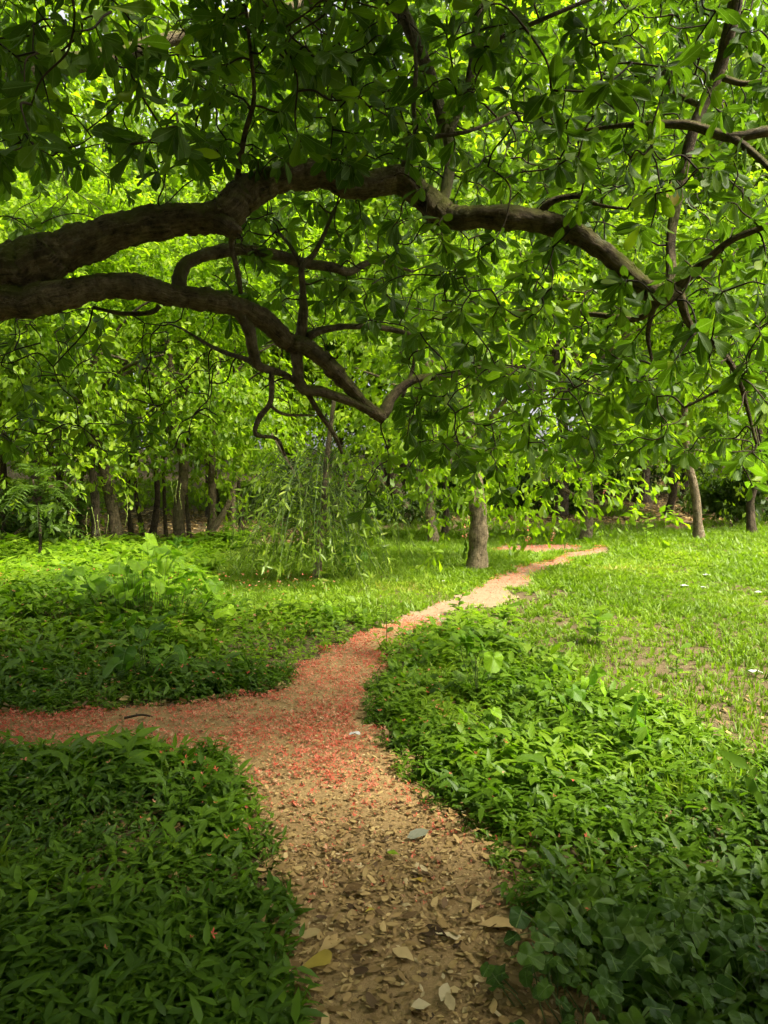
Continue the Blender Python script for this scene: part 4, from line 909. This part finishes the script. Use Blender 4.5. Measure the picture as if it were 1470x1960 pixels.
tt = np.clip(0.1 + 0.5 * vnoise(x, y, 0.8, 35) + U(-0.2, 0.25, len(x)), 0, 1)
plant_scatter(grass, TUFT_LT, x, y, U(0.5, 1.0, len(x)) * np.clip(0.4 + 0.06 * (y - 8), 0.4, 0.7), tt, 0.3)
x, y = field(26000, -17, 17, 13, 32, 1.0)                           # far grass
k = ~on_path(x, y) & ~litter_zone(x, y) & (vnoise(x, y, 1.5, 36) > 0.2); x, y = x[k], y[k]
plant_scatter(grass, TUFT_F, x, y, U(0.35, 0.75, len(x)) * np.clip(1.0 + 0.02 * (y - 13), 1, 1.5), np.clip(0.35 * vnoise(x, y, 1.6, 37) + U(0, 0.3, len(x)), 0, 1), 0.3)
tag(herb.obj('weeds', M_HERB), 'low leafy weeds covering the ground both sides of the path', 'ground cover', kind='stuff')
tag(grass.obj('grass', M_GRASS), 'short bright grass of the clearing beyond the weeds', 'grass', kind='stuff')

# ------------------------------------------------------------------ leaf litter and fallen blossom
litter = Buf(); petals = Buf()
DRYV = [Proto(*leaf_parts([(0, 0.0), (0.2, U(.12, .2)), (0.55, U(.2, .28)), (0.85, U(.1, .2)), (1, 0.0)], fold=U(-0.4, 0.6), curl=U(-0.4, 0.5), wave=U(0.1, 0.5), twist=U(-0.8, 0.8), phase=U(0, 6))) for _ in range(10)]
def lay(buf, protos, x, y, S, tint, flat=0.22, z=0.018, zr=0.02):
    n = len(x); a = U(0, 6.283, n); up = unit(np.stack([RNG.normal(size=n) * flat, RNG.normal(size=n) * flat, np.ones(n)], -1))
    fw = np.stack([np.cos(a), np.sin(a), np.zeros(n)], -1); fw = unit(fw - up * np.sum(fw * up, 1)[:, None])
    scatter(buf, protos, np.stack([x, y, hgt(x, y) + z + U(0, zr, n)], -1), fw, up, S, tint)
x, y = field(190000, -2.5, 3.2, 1.0, 6.5, 0.4)
k = near_path(x, y, 0.10); x, y = x[k], y[k]
dens = np.interp(y, [1.5, 2.8, 3.4, 4.2, 6.5], [1.0, 1.0, 0.6, 0.3, 0.08]) * (0.55 + 0.8 * vnoise(x, y, 0.4, 41)); k = U(0, 1, len(x)) < dens; x, y = x[k], y[k]
tt = np.clip(RNG.beta(1.9, 2.0, len(x)), 0, 1)
lay(litter, DRYV, x, y, np.where(U(0, 1, len(x)) < 0.2, U(0.024, 0.058, len(x)), U(0.008, 0.026, len(x))) * np.interp(y, [2.6, 3.4], [1, 0.7]), tt, 0.16, 0.016, 0.016)
x, y = field(9000, -4, 4, 1.0, 5.0, 0.5); k = ~on_path(x, y) & ~(lawn_zone(x, y) & (U(0, 1, len(x)) < 0.85)); x, y = x[k], y[k]
lay(litter, DRYV, x, y, U(0.03, 0.08, len(x)), RNG.beta(2, 3, len(x)))
x, y = field(45000, -16, 16, 12.5, 32, 1.0); k = litter_zone(x, y); x, y = x[k], y[k]
lay(litter, LEAF_B, x, y, U(0.08, 0.2, len(x)), np.clip(RNG.beta(2, 2.2, len(x)), 0, 1), 0.3)
tag(litter.obj('leaf_litter', M_DRY), 'brown dry leaf litter strewn over the path and under the grove', 'leaf litter', kind='stuff')

def fallen_flower():
    items = []
    for i in range(6):
        a = U(0, 6.28); el = U(0.0, 0.8); L = U(0.6, 1.0); d = np.array((math.cos(a) * math.cos(el), math.sin(a) * math.cos(el), math.sin(el))); p = np.array((-math.sin(a), math.cos(a), 0)) * 0.14
        items.append((np.array([(0, 0, 0), d * L * 0.6 + p, d * L, d * L * 0.6 - p]), [(0, 1, 2, 3)], np.zeros((4, 2))))
    return merge_protos(items)
FLO = [fallen_flower() for _ in range(6)]
x, y = field(260000, -4.5, 1.6, 2.4, 7.2, 0.4); k = on_path(x, y, 0.25); x, y = x[k], y[k]
fx, fy, fz = project(np.stack([x, y, hgt(x, y)], -1))
dens = np.interp(fy, [1180, 1240, 1300, 1430, 1480, 1560, 1700, 1900], [0.22, 0.6, 0.75, 1.0, 0.8, 0.22, 0.05, 0.012]) * np.clip(2.2 * (0.6 * vnoise(x, y, 0.3, 51) + 0.4 * vnoise(x, y, 0.07, 52)) - 0.35, 0.05, 1)
k = U(0, 1, len(x)) < dens; x, y = x[k], y[k]
lay(petals, FLO, x, y, U(0.007, 0.013, len(x)) * np.where(U(0, 1, len(x)) < 0.15, 1.9, 1.0), np.clip(RNG.beta(1.5, 1.4, len(x)), 0, 1), 0.4, 0.026, 0.016)
x, y = field(1500, -4.2, 2.2, 2.0, 6.2, 0.4); k = near_path(x, y, 0.55) & ~on_path(x, y); x, y = x[k], y[k]   # caught in the weeds
lay(petals, FLO, x, y, U(0.010, 0.02, len(x)), RNG.beta(2, 1.6, len(x)), 0.3, 0.10, 0.09)
x, y = field(700, -6, -0.5, 4.5, 9, 0.4); k = ~on_path(x, y); x, y = x[k], y[k]; lay(petals, FLO, x, y, U(0.012, 0.024, len(x)), RNG.beta(2, 1.3, len(x)), 0.3, 0.16, 0.08)
x, y = field(40000, 0.5, 4.5, 7.2, 13.5, 0.4); k = on_path(x, y); x, y = x[k], y[k]
fx, fy, fz = project(np.stack([x, y, hgt(x, y)], -1)); d = np.interp(fy, [1045, 1062, 1075, 1115, 1135, 1165, 1200], [0.4, 0.35, 0.7, 0.7, 0.3, 0.25, 0.8]); k = U(0, 1, len(x)) < d; lay(petals, FLO, x[k], y[k], U(0.011, 0.02, k.sum()), RNG.beta(2, 1.6, k.sum()), 0.3, 0.025)
x, y = field(9000, 1.0, 10, 13.0, 21, 0.4); k = on_path(x, y) & (U(0, 1, len(x)) < 0.5); lay(petals, FLO, x[k], y[k], U(0.02, 0.035, k.sum()), RNG.beta(2, 1.6, k.sum()), 0.3, 0.03)
tag(petals.obj('fallen_petals', M_PETAL), 'coral red fallen blossom carpeting the fork of the path', 'petals', kind='stuff')

# fallen leaves that stand out one by one
BIGDRY = [Proto(*leaf_parts(OBOV, fold=f, curl=c_, wave=0.3, twist=t, phase=p)) for f, c_, t, p in [(0.3, 0.2, 0.2, 0), (0.15, -0.15, -0.3, 2), (0.45, 0.3, 0.4, 4), (0.1, 0.1, 0.0, 1)]]
OVDRY = [Proto(*leaf_parts(OVAL, fold=f, curl=c_, wave=0.25, twist=t, phase=p)) for f, c_, t, p in [(0.2, 0.2, 0.2, 0), (0.35, -0.2, -0.3, 2)]]
def fallen(px, py, wpx, yaw, mat, tint, protos, label, k=0, z=0.035):
    B = base_at(px, py); D = math.hypot(B[1], 1.5); s = wpx / FPX * D; a = np.array((math.cos(yaw), math.sin(yaw), 0.05))
    o = link('fallen_leaf', leaf_mesh(protos, k, tint, mat, 'fallen_leaf'), None, frame_matrix(B + np.array((0, 0, z)) - a * s * 0.5, a, (0.05, -0.15, 1), s))
    tag(o, label, 'fallen leaf', 'fallen leaves lying on the path')
fallen(632, 1825, 62, 0.9, M_DRY, 0.72, BIGDRY, 'large tan fallen leaf by the weeds, above the yellow leaf', 0)
fallen(603, 1866, 60, 0.45, M_YELL, 0.3, BIGDRY, 'yellow fallen leaf on the litter by the left weeds', 1)
fallen(771, 1844, 42, -0.6, M_DRY, 0.8, OVDRY, 'round orange tan fallen leaf in the middle of the near path', 0)
fallen(676, 1721, 34, 0.1, M_DRY, 0.12, OVDRY, 'purplish brown fallen leaf on the bare part of the path', 1)
fallen(737, 1736, 24, 1.4, M_DRY, 0.75, OVDRY, 'small oval tan leaf right of the purplish leaf', 0)
fallen(965, 1648, 40, 0.5, M_YELL, 1.0, OVDRY, 'yellow green fallen leaf at the right edge of the path', 0)
fallen(800, 1616, 40, 0.2, M_PALE, 0.2, OVDRY, 'whitish upturned fallen leaf beside the right weeds', 1)
fallen(806, 1945, 34, 0.3, M_DRY, 1.0, OVDRY, 'pale cream leaf at the lower border of the path', 0)
fallen(850, 1925, 34, 1.2, M_DRY, 0.95, OVDRY, 'pale tan leaf right of the cream leaf at the lower border', 1)
fallen(950, 1785, 66, 0.1, M_DRY, 0.62, BIGDRY, 'broad dull tan leaf beside the right weeds', 3)
fallen(832, 1800, 60, 2.4, M_DRY, 0.05, BIGDRY, 'dark brown curled leaf in the middle right of the near path', 2)
fallen(860, 1808, 44, -0.1, M_DRY, 0.98, BIGDRY, 'pale narrow leaf lying against the dark curled leaf', 2)
fallen(913, 1748, 50, 1.0, M_DRY, 0.9, BIGDRY, 'slim pale leaf near the right weeds above the broad dull leaf', 2)
fallen(800, 1700, 28, 0.0, M_YELL, 0.0, BIGDRY, 'small orange yellow sliver of leaf in mid path', 2)
fallen(708, 1759, 24, 0.8, M_YELL, 0.5, BIGDRY, 'small bright yellow leaf below the purplish leaf', 2)
fallen(752, 1648, 22, -0.2, M_HERB, 0.9, OVDRY, 'small fresh green leaf lying on the bare path', 0)
fallen(1145, 1938, 70, -0.2, M_DRY, 0.3, BIGDRY, 'brown leaf under the vine plants at the lower right', 0)
fallen(595, 1810, 34, 0.2, M_DRY, 0.9, OVDRY, 'grey green pale leaf at the left edge beside the large tan leaf', 1)

def scrap(name, px, py, w, label, n=14):
    B = base_at(px, py); D = math.hypot(B[1], 1.5); s = 0.72 * w / FPX * D; g = 7; V = []
    for i in range(g):
        for j in range(g): V.append(((i / (g - 1) - .5) * s + U(-.1, .1) * s, (j / (g - 1) - .5) * s * 0.8 + U(-.1, .1) * s, U(0, 0.22) * s * (1.2 - abs(i - 3) / 3)))
    F = [(i * g + j, (i + 1) * g + j, (i + 1) * g + j + 1, i * g + j + 1) for i in range(g - 1) for j in range(g - 1)]
    b = Buf(); b.add(np.array(V) + B + np.array((0, 0, 0.04)), np.array(F).ravel(), np.full(len(F), 4), 0.6); o = b.obj(name, M_WHITE, None, False); tag(o, label, 'litter scrap')
scrap('crumpled_tissue', 679, 1418, 26, 'crumpled white tissue on the petals at the right edge of the path')
for x, y, w, l in [(1310, 1127, 18, 'white paper scrap in the middle of the sunny lawn'), (1352, 1106, 16, 'white scrap farthest up the sunny lawn'), (1452, 1140, 16, 'white scrap by the right border on the upper lawn'), (1445, 1296, 26, 'flat white scrap by the right border on the lower lawn'), (1346, 1130, 12, 'tiny white scrap just right of the paper scrap on the lawn'), (1103, 1036, 12, 'white scrap in the grass just left of the straight grey trunk'), (1075, 1037, 12, 'white scrap beside the far red soil patch'), (1163, 1030, 10, 'white scrap right of the straight grey trunk'), (849, 1118, 8, 'tiny white scrap in the grass left of the pale path')]:
    scrap('paper_scrap', x, y, w, l)
# dead twig lying on the left branch of the path
def stick(px0, py0, px1, py1, r, label):
    a, b_ = base_at(px0, py0), base_at(px1, py1); up = np.array((0, 0, 0.03 + r)); b = Buf(); c = catmull([a + up, (a + b_) / 2 + up + np.array((0.01, 0.015, 0.01)), b_ + up], 5); tube(b, c, np.linspace(r, r * 0.6, len(c)), 6, 0.1, 3)
    o = b.obj('fallen_stick', M_TWIG); tag(o, label, 'stick')
stick(238, 1387, 292, 1384, 0.008, 'short dark stick lying on the left arm of the path')
stick(520, 1925, 560, 1880, 0.004, 'thin twig at the left edge of the near litter')
